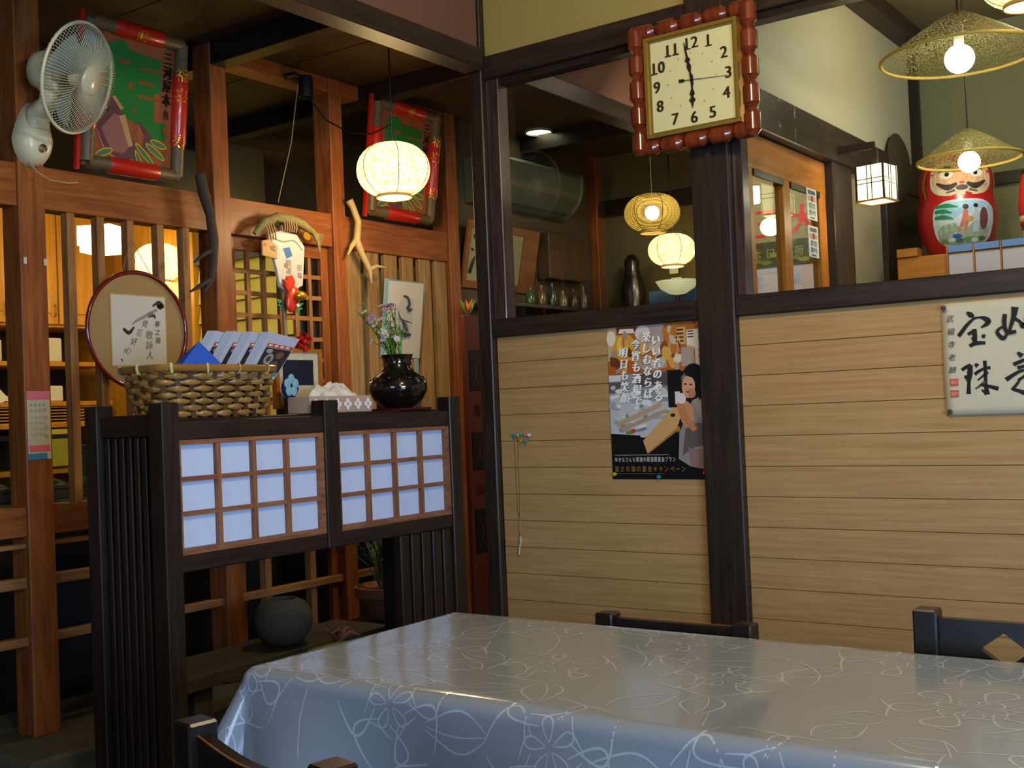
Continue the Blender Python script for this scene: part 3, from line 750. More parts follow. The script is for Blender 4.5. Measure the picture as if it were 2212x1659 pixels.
obj('tail', G().add([(-3.06, 2.958, 1.545), (-3.06, 2.972, 1.545), (-3.06, 2.99, 1.512), (-3.06, 2.968, 1.508)], [(0, 1, 2, 3)]), RED, bw, solid=.002)
fo = thing('round_ornament', 'round navy ornament with a pale blue flower beside the basket', 'ornament', (-2.99, 2.82, 1.278))
obj('disc', G().lathe([(.001, -.006), (.036, -.006), (.04, 0), (.036, .006), (.001, .006)], 24, (-2.99, 2.822, 1.372), Matrix.Rotation(R(90), 3, 'Y')), mat('navy_lacquer', '#15204a', .25), fo, smooth=40)
g = G()
for k in range(5):
    a = k*2*math.pi/5+.3; g.ball((-2.982, 2.822+.02*math.cos(a), 1.38+.024*math.sin(a)), .004, .016, .018, 10, 6)
obj('petals', g, mat('pale_blue', '#7fb4c4', .5), fo, smooth=60)
obj('stand', G().box(-3.0, -2.98, 2.80, 2.845, 1.278, 1.338), DARK('y'), fo)

# vase with flowers
va = thing('flower_vase', 'glossy black-brown round vase on the right of the screen top', 'vase', (-2.95, 3.352, 1.288))
prof = [(.001, .0), (.055, .0), (.07, .008), (.098, .035), (.114, .07), (.112, .10), (.09, .125), (.066, .14), (.056, .16), (.053, .185), (.06, .20), (.063, .207), (.056, .207), (.05, .19), (.05, .16), (.04, .15)]
obj('body', G().lathe(prof, 40, (-2.95, 3.352, 1.288)), mat('black_glaze', '#15100b', .12, coat=.6, var=.5, vscale=30), va, smooth=40)
for i in range(16):
    a = i*math.pi/8
    obj('glaze_bead', G().ball((-2.95+.1*math.cos(a), 3.352+.1*math.sin(a), 1.288+.108+.006*(i % 2)), .008, n=8, m=6), mat('black_glaze', '#15100b'), va, smooth=60)
tr = thing('lacquer_tray', 'thin dark red tray under the black vase', 'tray', (-2.93, 3.35, 1.278))
obj('plate', G().lathe([(.001, .0), (.115, .0), (.118, .008), (.112, .009), (.108, .005), (.001, .005)], 32, (-2.93, 3.345, 1.2785)), mat('red_lacquer', '#4a1712', .25), tr, smooth=40)
fw = thing('flower_bunch', 'loose bunch of small pink and white flowers with green stems in the vase', 'flowers', (-2.95, 3.352, 1.47))
rnd = random.Random(11); STEM = mat('stem_green', '#5d8a24', .6); 
for i in range(44):
    tx, ty, tz = rnd.uniform(-.06, .06), rnd.uniform(-.20, .035), rnd.uniform(.08, .235)
    p0 = Vector((-2.95+rnd.uniform(-.02, .02), 3.352+rnd.uniform(-.025, .025), 1.45)); p2 = Vector((-2.95+tx, 3.35+ty*(.35+tz*3.0), 1.46+tz)); p1 = (p0+p2)/2+Vector((rnd.uniform(-.01, .01), rnd.uniform(-.01, .01), .02))
    st = obj('stem', G().tube([p0, p1, p2], [.0022, .0018, .0012], 5), STEM, fw)
    if i < 30:
        up = tz > .15
        c = mat('petal_pink', '#b98a9c', .6) if (up and i % 3) else mat('petal_white', '#cfc9bd', .6)
        hd = G(); dirv = (p2-p1).normalized()
        for k in range(9):
            a = k*2*math.pi/9; u_ = dirv.orthogonal().normalized(); v_ = dirv.cross(u_); e = u_*math.cos(a)+v_*math.sin(a); sd_ = dirv.cross(e)
            rr = .023 if up else .016
            hd.add([p2, p2+e*rr*.6+sd_*rr*.22+dirv*.003, p2+e*rr+dirv*.001, p2+e*rr*.6-sd_*rr*.22+dirv*.003], [(0, 1, 2, 3)])
        hd.ball(p2+dirv*.002, .004, n=8, m=5)
        obj('flower_head', hd, c, st)
    for k in range(2):
        q = p1+(p2-p1)*rnd.uniform(0, .7); e = Vector((rnd.uniform(-1, 1), rnd.uniform(-1, 1), rnd.uniform(.1, .8))).normalized()*.032; w_ = e.cross(Vector((0, 0, 1))).normalized()*.004
        obj('leaf', G().add([q, q+e*.5+w_, q+e, q+e*.5-w_], [(0, 1, 2, 3)]), STEM, st)

# ------------------------------------------------------------------ things on the partition
# wall fan on the near post
IVORY = mat('fan_plastic', '#d6cfa6', .35, coat=.2)
fan = thing('wall_fan', 'cream wall-mounted electric fan on the left post', 'fan', (-3.85, 2.385, 2.31))
fc = Vector((-3.60, 2.425, 2.515)); fn = Vector((.89, .38, -.30)).normalized()
fu = fn.cross(Vector((0, 0, 1))).normalized(); fv = fu.cross(fn)
FM = Matrix((fu, fv, fn)).transposed()
def fp(r, a, d): return fc+fu*(math.cos(a)*r)+fv*(math.sin(a)*r)+fn*d
g = G()
obj('guard_ring', G().tube([fp(.196, i*2*math.pi/60, 0) for i in range(61)], .0065, 8, caps=False), IVORY, fan, smooth=60)
ring = obj('guard_hub', G().lathe([(.001, .066), (.045, .063), (.052, .058), (.054, .052)], 28, fc, FM), mat('fan_hub', '#c4bfa4', .25, coat=.4), fan, smooth=40)
WIRE = mat('guard_wire', '#c2bd9c', .4)
prof_f = [(.05, .056), (.09, .056), (.135, .05), (.17, .036), (.19, .014), (.196, 0)]
for i in range(96):
    a = i*2*math.pi/96
    obj('guard_wire', G().tube([fp(r_, a+.10*(r_/.196), d_) for r_, d_ in prof_f], .0011, 4, caps=False), WIRE, ring)
for i in range(48):
    a = i*2*math.pi/48
    obj('rear_guard_wire', G().tube([fp(r_, a, d_) for r_, d_ in ((.196, 0), (.185, -.022), (.13, -.05), (.06, -.06))], .0012, 4, caps=False), WIRE, fan)
for k in range(4):
    a0 = k*math.pi/2+.4
    def bl_(u, v, a0=a0):
        r_ = .03+.145*u; a = a0+(v-.5)*(1.25 if u > .15 else .8)*(1-.25*u); return fp(r_, a, .012+(v-.5)*.05*(1-.3*u))
    obj('blade', G().grid(bl_, 8, 6), mat('fan_blade', '#7f9a98', .2, alpha=.75, coat=.3), fan, smooth=60)
obj('spindle', G().lathe([(.001, .035), (.028, .03), (.03, -.02)], 20, fc, FM), IVORY, fan, smooth=40)
mp_ = [(.001, -.185), (.045, -.18), (.066, -.165), (.075, -.13), (.074, -.075), (.066, -.062)]
obj('motor_housing', G().lathe(mp_, 28, fc, FM), IVORY, fan, smooth=50)
bp0 = fc-fn*.12-Vector((0, 0, .06))
obj('neck', G().tube([bp0+Vector((0, 0, .02)), bp0-Vector((.01, 0, .05)), Vector((-3.79, 2.385, 2.42)), Vector((-3.80, 2.385, 2.36))], [.03, .034, .042, .045], 12), IVORY, fan, smooth=50)
g = G()
def basef(u, v):
    a = 2*math.pi*u; zz = -1+2*v
    wz = .073*(1-.30*max(0, math.cos(a)))   # pear-shaped, wider below
    cy, cz = math.sin(a), math.cos(a)
    yy = cy*(.072 if cz < 0 else .072*(1-.35*cz)); z_ = cz*(.10 if cz < 0 else .14)
    s_ = math.cos(v*math.pi/2)
    return (-3.849+.075*math.sin(v*math.pi/2)**.9, 2.385+yy*s_**.6, 2.325+z_*s_**.6)
obj('base_housing', g.grid(basef, 32, 10), IVORY, fan, smooth=60)
obj('switch_dial', G().lathe([(.001, .016), (.015, .015), (.018, .0)], 18, (-3.782, 2.388, 2.285), Matrix.Rotation(R(90), 3, 'Y')), mat('chrome', '#c8c8d0', .12, metal=1), fan, smooth=40)
obj('pull_cord', G().tube([(-3.80, 2.35, 2.235), (-3.79, 2.37, 2.20), (-3.785, 2.42, 2.175), (-3.79, 2.50, 2.175), (-3.80, 2.545, 2.185)], .0022, 6), mat('cord_cream', '#b9a872', .6), fan, smooth=60)

# big red framed fish pictures above the lintels
def red_picture(label, y0, y1, zb, tilt, full):
    h = .60; wd = y1-y0
    r = thing('framed_picture', label, 'framed picture', (-3.825, (y0+y1)/2, zb), group='red framed fish pictures')
    ty = math.sin(tilt); tz = math.cos(tilt); O = Vector((-3.825, y0, zb)); V = Vector((ty, 0, tz)); U = Vector((0, 1, 0)); N = U.cross(V)
    P = lambda u, v, d=0: O+U*u+V*v+N*d
    Mx = Matrix((U, V, N)).transposed().to_4x4(); Mx.translation = O
    obj('backboard', G().box(.02, wd-.02, .02, h-.02, -.012, 0, Mx), wood('picture_board', '#7c3f1c', '#94532a', 'z', .6, 30), r)
    REDL = mat('red_lacquer_frame', '#b3200f', .35, coat=.3); BRZ = mat('worn_bronze', '#5c4a2c', .5, var=.6, vscale=60, bump=.4, bscale=90)
    fr = .034
    for a, b_ in (((fr, fr), (wd-fr, fr)), ((fr, h-fr), (wd-fr, h-fr)), ((fr, fr), (fr, h-fr)), ((wd-fr, fr), (wd-fr, h-fr))):
        A = Vector(P(*a, .008)); B2 = Vector(P(*b_, .008)); 
        obj('frame_rail', G().tube([A+(B2-A)*t_ for t_ in (0, .2, .21, .79, .8, 1)], [fr*.8, fr*.8, fr*.86, fr*.86, fr*.8, fr*.8], 14), BRZ, r, smooth=40)
        obj('red_sleeve', G().tube([A+(B2-A)*t_ for t_ in (.22, .25, .75, .78)], [fr*.8, fr*.98, fr*.98, fr*.8], 16), REDL, r, smooth=40)
    for u in (.0,):
        obj('side_strip', G().box(u-.008, u+.008, 0, h, -.012, .006, Mx), REDL, r)
    ar = Art(lambda u, v, d: P(.07+u*(wd-.14), .07+v*(h-.14), .001+d), .0006)
    if 1:
        gr = '#1f6a2c'
        ar.poly([(.12, .30), (.10, .93), (.35, .99), (.42, .92), (.84, .90), (.86, .62), (.76, .60), (.78, .36), (.95, .36), (.94, .22), (.72, .18), (.62, .30), (.4, .34)], gr)
        ar.rect(.28, .80, .44, .83, '#8a4a22'); ar.rect(.56, .78, .86, .80, '#8a4a22'); ar.rect(.54, .66, .76, .685, '#8a4a22'); ar.rect(.54, .54, .86, .565, '#8a4a22'); ar.ell(.44, .62, .03, .035, '#8a4a22'); ar.ell(.5, .42, .025, .02, '#8a4a22')
        # sea bream
        ar.poly([(.0, .30), (.02, .42), (.10, .50), (.20, .50), (.30, .43), (.42, .28), (.50, .16), (.62, .10), (.66, .22), (.56, .34), (.63, .30), (.76, .22), (.70, .10), (.60, .03), (.46, -.01), (.30, .0), (.12, .07), (.04, .16)], '#5a3a3c')
        ar.poly([(.08, .22), (.24, .36), (.34, .34), (.48, .14), (.38, .04), (.22, .04)], '#8a5a52')
        ar.poly([(.20, .50), (.24, .51), (.36, .42), (.32, .40)], '#a88458'); ar.poly([(.30, .35), (.38, .37), (.50, .12), (.44, .10)], '#b08a5c')
        ar.ell(.13, .40, .045, .04, '#3a2628'); ar.ell(.13, .40, .018, .016, '#c8b080')
        ar.brush([(.02, .2), (.12, .06), (.30, -.02), (.5, .0)], [.01, .02, .02, .008], '#a86a58')
        # bamboo leaves
        for (cx, cy, rot, l) in ((.66, .06, -.55, .16), (.80, .10, -.4, .15), (.60, -.02, -.95, .13), (.12, .02, .3, .12), (.84, .17, -.15, .12)):
            ar.ell(cx, cy, l, .034, '#b39a1e', rot, 16); ar.ell(cx, cy, l*.85, .022, '#4a6a4e', rot, 16)
        [ar.text('三河屋本', .93+e, .93, .12, '#140e0c', dy=-.12, sx=1.0) for e in (-.01, 0, .01)]
        ar.text('魚', .93, .44, .09, '#140e0c'); ar.ell(.92, .30, .03, .04, '#8a4a22')
    ar.build('painted_scene', r)
    gold = mat('gold_leaf', '#d8a12c', .3, metal=.7)
    for ch, u_, v_, s_ in (('福', wd-fr, .44, .06), ('喜', wd-fr, .36, .06), ('寿', wd-fr, .17, .066), ('宝', fr, .26, .062), ('家', fr, .20, .062), ('鯛', wd*.5, h-fr, .055)):
        def wrapv(u, v, d, u_=u_, v_=v_, horiz=(ch == '鯛')):
            rr = fr+.0005+d; k = (v-v_ if horiz else u-u_)/fr-(.35 if not horiz else .5)
            return P(u, v_+rr*math.sin(k), .008+rr*math.cos(k)) if horiz else P(u_+rr*math.sin(k), v, .008+rr*math.cos(k))
        ga = Art(wrapv, .0006); ga.text(ch, u_, v_, s_, '#d8a12c'); ga.build('gold_character', r, gold)
    return r
red_picture('red framed green painting of a sea bream, left one behind the fan', 2.56, 3.045, 2.245, R(6.5), True)
red_picture('red framed green painting partly behind the glowing round pendant lamp', 4.15, 4.665, 2.245, R(7.5), True)

# round calligraphy frame hanging on the slats
rf = thing('calligraphy_plaque', 'round red lacquer frame with a white calligraphy card on tan backing', 'plaque', (-3.815, 2.808, 1.40))
rc = Vector((-3.825, 2.808, 1.638)); RM = Matrix.Rotation(R(90), 3, 'Y')
obj('rim', G().tube([rc+Vector((.006, math.cos(a)*.229, math.sin(a)*.229)) for a in (i*2*math.pi/72 for i in range(73))], .0085, 10, caps=False), mat('red_brown_lacquer', '#6a1712', .2, coat=.6), rf, smooth=60)
obj('backing', G().lathe([(.001, .004), (.226, .004), (.226, -.008), (.001, -.008)], 60, rc, RM), mat('tan_silk', '#9a7c4c', .7, var=.06, vscale=60), rf, smooth=30)
ar = Art(plane_map(rc+Vector((.005, 0, 0)), (0, 1, 0), (0, 0, 1)), .0005)
ar.rect(-.128, -.146, .136, .142, '#b08f58'); ar.rect(-.122, -.140, .130, .136, '#c9c4b4')
INK = '#2c2a28'; INK2 = '#6d6860'
ar.brush([(.07, .098), (.10, .115), (.118, .10), (.095, .10), (.112, .088)], [.006, .014, .018, .016, .008], INK)
ar.brush([(.09, .085), (.04, .06), (-.01, .035), (-.03, .02)], [.012, .014, .010, .004], '#8d8a80')
ar.brush([(.05, .055), (.075, .06), (.08, .048)], [.006, .012, .004], INK)
ar.brush([(-.07, .004), (-.045, -.012), (-.02, .012)], [.012, .016, .006], INK)
for i, ch in enumerate('夢見花好心'):
    ar.text(ch, .058-.027*i, .062-.036*i, .03, INK if i % 2 else INK2, slant=.35)
ar.brush([(-.06, -.075), (-.07, -.092)], [.012, .004], '#8d8a80'); ar.brush([(-.085, -.115), (-.075, -.125)], [.006, .002], INK)
ar.text('春之宿', .09, .028, .027, INK, dy=-.033, slant=.15); ar.text('敬詠人', .05, -.018, .036, INK2, dy=-.04, slant=.15)
ar.build('calligraphy_card', rf)
obj('hanging_string', G().tube([(-3.83, 2.74, 1.84), (-3.836, 2.80, 2.0), (-3.83, 2.90, 1.835)], .0016, 5), mat('string', '#8c7a50', .8), rf)

# lucky rake charm
ku = thing('lucky_rake', 'bamboo lucky rake charm with straw rope, white paper fan and red fish', 'charm', (-3.80, 3.59, 1.62))
kx = -3.825
obj('hook', G().tube([(-3.862, 3.59, 2.16), (-3.835, 3.59, 2.16), (-3.825, 3.59, 2.135)], .003, 6), mat('iron', '#1a1816', .5), ku)
obj('handle', G().tube([(kx, 3.595, 1.45), (kx, 3.59, 2.14)], .011, 10), mat('bamboo_pole', '#8f7a48', .5), ku, smooth=50)
obj('paper_band', G().tube([(kx, 3.595, 1.50), (kx, 3.593, 1.632)], .0125, 10), mat('white_paper_band', '#d6d4cc', .6), ku, smooth=50)
obj('gold_band', G().tube([(kx, 3.594, 1.575), (kx, 3.594, 1.592)], .0135, 10), mat('gold_leaf', '#d8a12c'), ku, smooth=50)
obj('paper_fan', G().prism([(3.485, 2.085), (3.56, 2.11), (3.66, 2.10), (3.705, 2.05), (3.70, 1.99), (3.685, 1.87), (3.60, 1.83), (3.545, 1.855), (3.53, 1.93)], .018, Matrix(((0, 0, 1, kx+.012), (1, 0, 0, 0), (0, 1, 0, 0), (0, 0, 0, 1)))), mat('white_charm_paper', '#cbc7ba', .35, coat=.4, bump=.5, bscale=60), ku, bevel=.002)
ar = Art(plane_map((kx+.0305, 0, 0), (0, 1, 0), (0, 0, 1)), .0006)
ar.poly([(3.57, 2.03), (3.61, 2.04), (3.625, 2.0), (3.59, 1.985)], '#2f6fb4'); ar.text('開運', 3.60, 1.965, .035, '#8a8478', dy=-.035); ar.text('招福', 3.665, 1.95, .03, '#9a6a70', dy=-.035); ar.ell(3.585, 1.955, .012, .012, '#a07a50')
ar.brush([(3.5, 2.075), (3.57, 2.06), (3.64, 2.07), (3.69, 2.03)], [.004, .008, .006, .003], '#8f8b80')
ar.build('fan_print', ku)
g = G().tube([(kx+.03, 3.405, 2.08), (kx+.035, 3.46, 2.135), (kx+.035, 3.54, 2.165), (kx+.035, 3.62, 2.165), (kx+.035, 3.69, 2.15), (kx+.03, 3.765, 2.12)], [.010, .02, .023, .023, .02, .013], 10)
obj('straw_rope', g, mat('straw', '#857a48', .85, var=.5, vscale=60, bump=1.0, bscale=70), ku, smooth=60)
for i in range(9):
    obj('straw_tassel', G().tube([(kx+.03, 3.755, 2.122), (kx+.032, 3.785, 2.118-.005*i), (kx+.035, 3.825-.004*i, 2.112-.0105*i)], [.005, .004, .003], 4), mat('straw', '#9a8a54'), ku)
for i in range(6):
    yy = 3.565+.014*i; obj('rake_tooth', G().tube([(kx+.05, yy, 2.15), (kx+.056, yy, 2.125), (kx+.05, yy, 2.105)], .004, 5), mat('rake_bamboo', '#b08a50', .5), ku)
for i in range(4):
    yy = 3.46+.014*i; obj('rake_tooth', G().tube([(kx+.045, yy, 2.12+.006*i), (kx+.05, yy+.008, 2.095), (kx+.045, yy+.014, 2.06)], .004, 5), mat('rake_bamboo', '#b08a50', .5), ku)
for yy, zz in ((3.525, 2.14), (3.66, 2.125)):
    g = G(); rq = random.Random(int(yy*100))
    for i in range(40):
        e = Vector((rq.uniform(0, 1), rq.uniform(-1, 1), rq.uniform(-.7, .8))).normalized()*rq.uniform(.018, .034); p = Vector((kx+.045, yy, zz)); w_ = e.cross(Vector((.3, .1, 1))).normalized()*.0018
        g.add([p+w_, p-w_, p+e], [(0, 1, 2)])
    pn = obj('pine_sprig', g, mat('pine_green', '#3f7a22', .7), ku); pn['kind'] = 'stuff'
obj('gold_koban', G().lathe([(.001, .004), (.02, .004), (.022, 0), (.02, -.004), (.001, -.004)], 20, (kx+.05, 3.70, 2.095), Matrix.Rotation(R(75), 3, 'Y')), mat('gold_leaf', '#d8a12c'), ku, smooth=40)
obj('wood_plaque', G().prism([(3.435, 1.985), (3.52, 1.975), (3.525, 2.035), (3.48, 2.062), (3.435, 2.05)], .010, Matrix(((0, 0, 1, kx+.035), (1, 0, 0, 0), (0, 1, 0, 0), (0, 0, 0, 1)))), mat('plaque_wood', '#c59a5c', .6), ku, bevel=.002)
ar = Art(plane_map((kx+.0458, 0, 0), (0, 1, 0), (0, 0, 1)), .0006); ar.ell(3.452, 2.035, .008, .008, '#c24a2c'); ar.poly([(3.48, 2.03), (3.51, 2.035), (3.505, 2.01), (3.485, 2.015)], '#7a6450'); ar.ell(3.512, 2.02, .008, .010, '#c88a6c'); ar.build('plaque_print', ku)
REDF = mat('red_charm', '#d23414', .35, coat=.3)
fm = Matrix.Rotation(R(-18), 4, 'X')
rfh = obj('red_fish', G().ball((kx+.05, 3.597, 1.80), .017, .036, .062, 18, 12, fm), REDF, ku, smooth=60)
obj('fish_eye', G().ball((kx+.066, 3.615, 1.772), .004, .010, .010, 12, 8), mat('eye_white', '#e0dccc', .4), rfh, smooth=60)
obj('fish_tail', G().prism([(3.575, 1.845), (3.60, 1.85), (3.595, 1.90), (3.565, 1.905), (3.57, 1.885), (3.545, 1.885)], .008, Matrix(((0, 0, 1, kx+.045), (1, 0, 0, 0), (0, 1, 0, 0), (0, 0, 0, 1)))), REDF, rfh, bevel=.002)
obj('red_fin', G().prism([(3.545, 1.87), (3.57, 1.86), (3.585, 1.905), (3.605, 1.91), (3.62, 1.88), (3.61, 1.845), (3.60, 1.83), (3.575, 1.83)], .012, Matrix(((0, 0, 1, kx+.04), (1, 0, 0, 0), (0, 1, 0, 0), (0, 0, 0, 1)))), REDF, ku, bevel=.003)
obj('gold_bale', G().ball((kx+.075, 3.625, 1.815), .022, .034, .022), mat('gold_leaf', '#d8a12c'), ku, smooth=60)
for yy, zz, sg in ((3.545, 1.775, -1), (3.655, 1.765, 1)):
    for k in range(3):
        a = R(20+35*k)*1; d = Vector((0, sg*math.cos(a-.5), -math.sin(a-.9)))
        p = Vector((kx+.03, yy-sg*.02, zz)); w_ = d.cross(Vector((1, 0, 0)))*.010
        lf = obj('paper_leaf', G().add([p, p+d*.022+w_, p+d*.05, p+d*.022-w_], [(0, 1, 2, 3)]), mat('green_leaf', '#3c7a52', .5), ku, solid=.002)

# branches hanging on the posts
def branch(label, paths, m, grp):
    p0 = paths[0][0][0]; b_ = thing('hanging_branch', label, 'branch', p0, group=grp)
    for nm, (pts, rs) in zip(('trunk', 'twig', 'twig', 'twig'), paths): obj(nm, G().tube(pts, rs, 9), m, b_, smooth=60)
branch('pale bare forked branch hanging beside the middle post', [
    ([(-3.80, 4.015, 2.305), (-3.795, 4.035, 2.27), (-3.79, 4.062, 2.205), (-3.79, 4.052, 2.14), (-3.79, 4.045, 2.11), (-3.79, 4.085, 2.04), (-3.785, 4.125, 1.975), (-3.785, 4.135, 1.91)], [.020, .016, .017, .018, .02, .016, .015, .004]),
    ([(-3.79, 4.045, 2.115), (-3.79, 4.01, 2.08), (-3.795, 3.985, 2.035)], [.016, .012, .004]),
    ([(-3.785, 4.125, 1.975), (-3.78, 4.17, 1.995), (-3.77, 4.232, 1.992)], [.014, .010, .003])], mat('bare_branch', '#b0965c', .6, var=.15, vscale=25), 'bare branches on the posts')
branch('dark gnarled driftwood branch hanging on the post beside the round frame', [
    ([(-3.79, 3.115, 2.30), (-3.79, 3.13, 2.22), (-3.785, 3.157, 2.13), (-3.785, 3.17, 2.03), (-3.785, 3.165, 1.94), (-3.785, 3.15, 1.86), (-3.785, 3.11, 1.80)], [.022, .024, .020, .022, .018, .016, .006]),
    ([(-3.785, 3.168, 1.985), (-3.785, 3.12, 1.965), (-3.785, 3.065, 1.925)], [.014, .011, .004]),
    ([(-3.785, 3.15, 1.86), (-3.78, 3.10, 1.835), (-3.78, 3.035, 1.80)], [.013, .011, .004])], mat('driftwood', '#35281a', .75, var=.4, vscale=30, bump=.5, bscale=50), 'bare branches on the posts')

# print hanging on the right slats
hp = thing('hanging_print', 'white hanging print of an ink figure with pale blue border on the tan slats', 'hanging scroll', (-3.86, 4.42, 1.55))
def hx(v): return -3.868+.06*v   # leans a little forward at the top
obj('sheet', G().add([(hx(0), 4.272, 1.555), (hx(0), 4.575, 1.555), (hx(1), 4.565, 1.943), (hx(1), 4.262, 1.945)]+[(hx(0)-.004, 4.272, 1.555), (hx(0)-.004, 4.575, 1.555), (hx(1)-.004, 4.565, 1.943), (hx(1)-.004, 4.262, 1.945)], [(0, 1, 2, 3), (7, 6, 5, 4), (0, 4, 5, 1), (1, 5, 6, 2), (2, 6, 7, 3), (3, 7, 4, 0)]), mat('print_paper', '#c3beb2', .7), hp)
ar = Art(lambda u, v, d: Vector((hx(v)+d+.0005, 4.272+.303*u-.01*v, 1.555+.389*v)), .0006)
ar.rect(0, 0, .09, 1, '#7fa4ae'); ar.rect(.09, .985, 1, 1, '#6f8a90'); ar.rect(.985, 0, 1, 1, '#7f9094')
ar.poly([(.30, .25), (.74, .27), (.74, .76), (.5, .80), (.30, .62)], '#b5b3ac')
for pts, wds in (([(.46, .80), (.58, .78), (.64, .70), (.60, .62), (.66, .58)], [.01, .03, .05, .03, .01]), ([(.36, .60), (.42, .52), (.50, .45), (.48, .40)], [.01, .02, .03, .01]), ([(.47, .50), (.56, .40), (.62, .32), (.70, .28)], [.02, .07, .06, .03]), ([(.42, .34), (.55, .30), (.72, .30)], [.03, .06, .02]), ([(.56, .66), (.64, .62), (.72, .64)], [.02, .04, .01])): ar.brush(pts, [w_*2.0 for w_ in wds], '#8f9498'); ar.brush(pts, [w_*1.2 for w_ in wds], '#39414c')
ar.ell(.62, .67, .04, .03, '#2c5a60'); ar.build('ink_print', hp)
for yy in (4.43, 4.55):
    obj('ribbon', G().box(-3.874, -3.871, yy-.017, yy+.017, 1.36, 1.56), mat('blue_ribbon', '#7f9fa6', .7), hp)
    obj('ribbon_end', G().box(-3.874, -3.871, yy-.019, yy+.019, 1.30, 1.37), mat('navy_ribbon', '#2c3c58', .7), hp)
# paper notice on the near post
nt_ = thing('paper_notice', 'narrow white paper notice with pink and blue bands on the left post', 'notice', (-3.849, 2.385, 1.15))
obj('sheet', G().box(-3.8495, -3.848, 2.340, 2.432, 1.152, 1.402), mat('notice_paper', '#b6ac8c', .7), nt_)
ar = Art(plane_map((-3.848, 2.340, 1.152), (0, 1, 0), (0, 0, 1)), .0005)
ar.rect(0, .218, .092, .25, '#c86a6c'); ar.rect(.005, .028, .088, .052, '#d0606a'); ar.rect(.0, .0, .075, .022, '#3a7a9c')
for c_ in range(4): ar.text('御用心火之元', .016+.017*c_, .20, .013, '#7d8878', dy=-.022)
ar.text('火災注意', .075, .185, .016, '#c07a70', dy=-.034); ar.build('notice_print', nt_)

# ------------------------------------------------------------------ lamps
def globe_lamp(label, c, dia, hgt, ztop, shade_m, bulb=None, group='round woven pendant lamps', power=0, lcol=(1, .8, .5), open_=False):
    L = thing('pendant_lamp', label, 'lamp', c, group=group)
    R_ = dia/2; hh = hgt/2; n = 48; prof = []
    for i in range(15):
        a = math.pi*(.12+.76*i/14); prof.append((R_*math.sin(a)**.75, -hh*math.cos(a)/math.cos(math.pi*.12)))
    obj('shade', G().lathe(prof, n, c, fac=lambda a, z: 1-.02*abs(math.cos(3*a))), shade_m, L, smooth=60)
    for k in range(6):
        a = k*math.pi/3+.35
        obj('seam_cord', G().tube([Vector(c)+Vector((math.cos(a)*(r_+.001)*.99, math.sin(a)*(r_+.001)*.99, z_)) for r_, z_ in prof], .0016, 5, caps=False), mat('seam_cord', '#3a2a14', .8), L)
    zb = c[2]-hh; rb = prof[0][0]
    obj('bottom_ring', G().lathe([(rb, .004), (rb*1.02, -.012), (rb*.96, -.014)], n, (c[0], c[1], zb)), mat('ring_cane', '#b08a44', .6), L, smooth=40)
    if bulb: obj('bulb', G().ball((c[0], c[1], c[2]), dia*.13, n=18, m=12), bulb, L, smooth=60)
    else: obj('diffuser', G().lathe([(rb*.95, -.010), (.001, -.012)], n, (c[0], c[1], zb)), emis('lamp_white', '#fff0d0', 7), L)
    obj('cord', G().tube([(c[0], c[1], c[2]+hh*.8), (c[0], c[1], ztop)], .004, 6), mat('black_cord', '#0e0c0a', .5), L)
    if power: point('pendant_lamp_light', (c[0], c[1], zb-.06), power, lcol, .06)
    return L
LIT = weave_mat('lit_weave', '#ffdf9a', 0, 55, 2.6, '#ffd98a', wave=False, stretch=(1, 1, 3))
globe_lamp('large glowing round woven pendant lamp hanging over the aisle', (-3.35, 3.83, 2.352), .33, .225, 2.90, LIT, power=11, lcol=(1, .72, .36))
bulbw = emis('bulb_white', '#fff4dc', 30)
WOV = weave_mat('yellow_weave', '#b5923a', .34, 55, .35)
globe_lamp('dim yellow woven lamp with a bright bulb showing, in place of a reflection in the interior window', (-2.905, 5.4, 2.285), .30, .19, 2.90, WOV, bulb=bulbw)  # solid lamp built where the window shows a reflected one
globe_lamp('bright cream round lamp behind the interior window, partly hidden by the post', (-3.16, 6.1, 2.18), .285, .18, 2.90, LIT, power=1.5)
globe_lamp('glowing round woven lamp in the kitchen, seen through the slats', (-6.2, 4.735, 2.322), .335, .235, 2.90, LIT, power=2.5, lcol=(1, .7, .3))

# ------------------------------------------------------------------ things in the aisle behind the screen
single('stone_jar', G().lathe([(.001, 0), (.055, 0), (.078, .012), (.106, .05), (.115, .09), (.109, .13), (.088, .162), (.055, .178), (.049, .176), (.046, .155), (.07, .12)], 36, (-3.36, 3.09, .388)), mat('stone_grey', '#4a4739', .85, var=.15, vscale=14, bump=.3, bscale=60), 'round grey stone jar with a small dark mouth below the shoji panels', 'jar', (-3.36, 3.09, .388), smooth=40)
bn = thing('plank_bench', 'rough dark plank bench behind the screen, under the stone jar', 'bench', (-3.2, 2.8, 0))
g = G(); rq = random.Random(4)
def plank(u, v, top):
    y_ = 2.42+1.15*u; wv = .012*math.sin(u*7)+.01*math.sin(u*17+1)
    x_ = (-3.20 if v > .5 else -3.52)+wv*.5
    return (x_-.03*u, y_, .388 if top else .345)
A = [plank(i/14, 1, 1) for i in range(15)]; B = [plank(i/14, 0, 1) for i in range(15)]; A2 = [plank(i/14, 1, 0) for i in range(15)]; B2 = [plank(i/14, 0, 0) for i in range(15)]
for i in range(14):
    for q in ((A[i], A[i+1], B[i+1], B[i]), (B2[i], B2[i+1], A2[i+1], A2[i]), (A2[i], A2[i+1], A[i+1], A[i]), (B[i], B[i+1], B2[i+1], B2[i])): g.add(q, [(0, 1, 2, 3)])
g.add([A[0], B[0], B2[0], A2[0]], [(0, 1, 2, 3)]); g.add([A[-1], B[-1], B2[-1], A2[-1]], [(3, 2, 1, 0)])
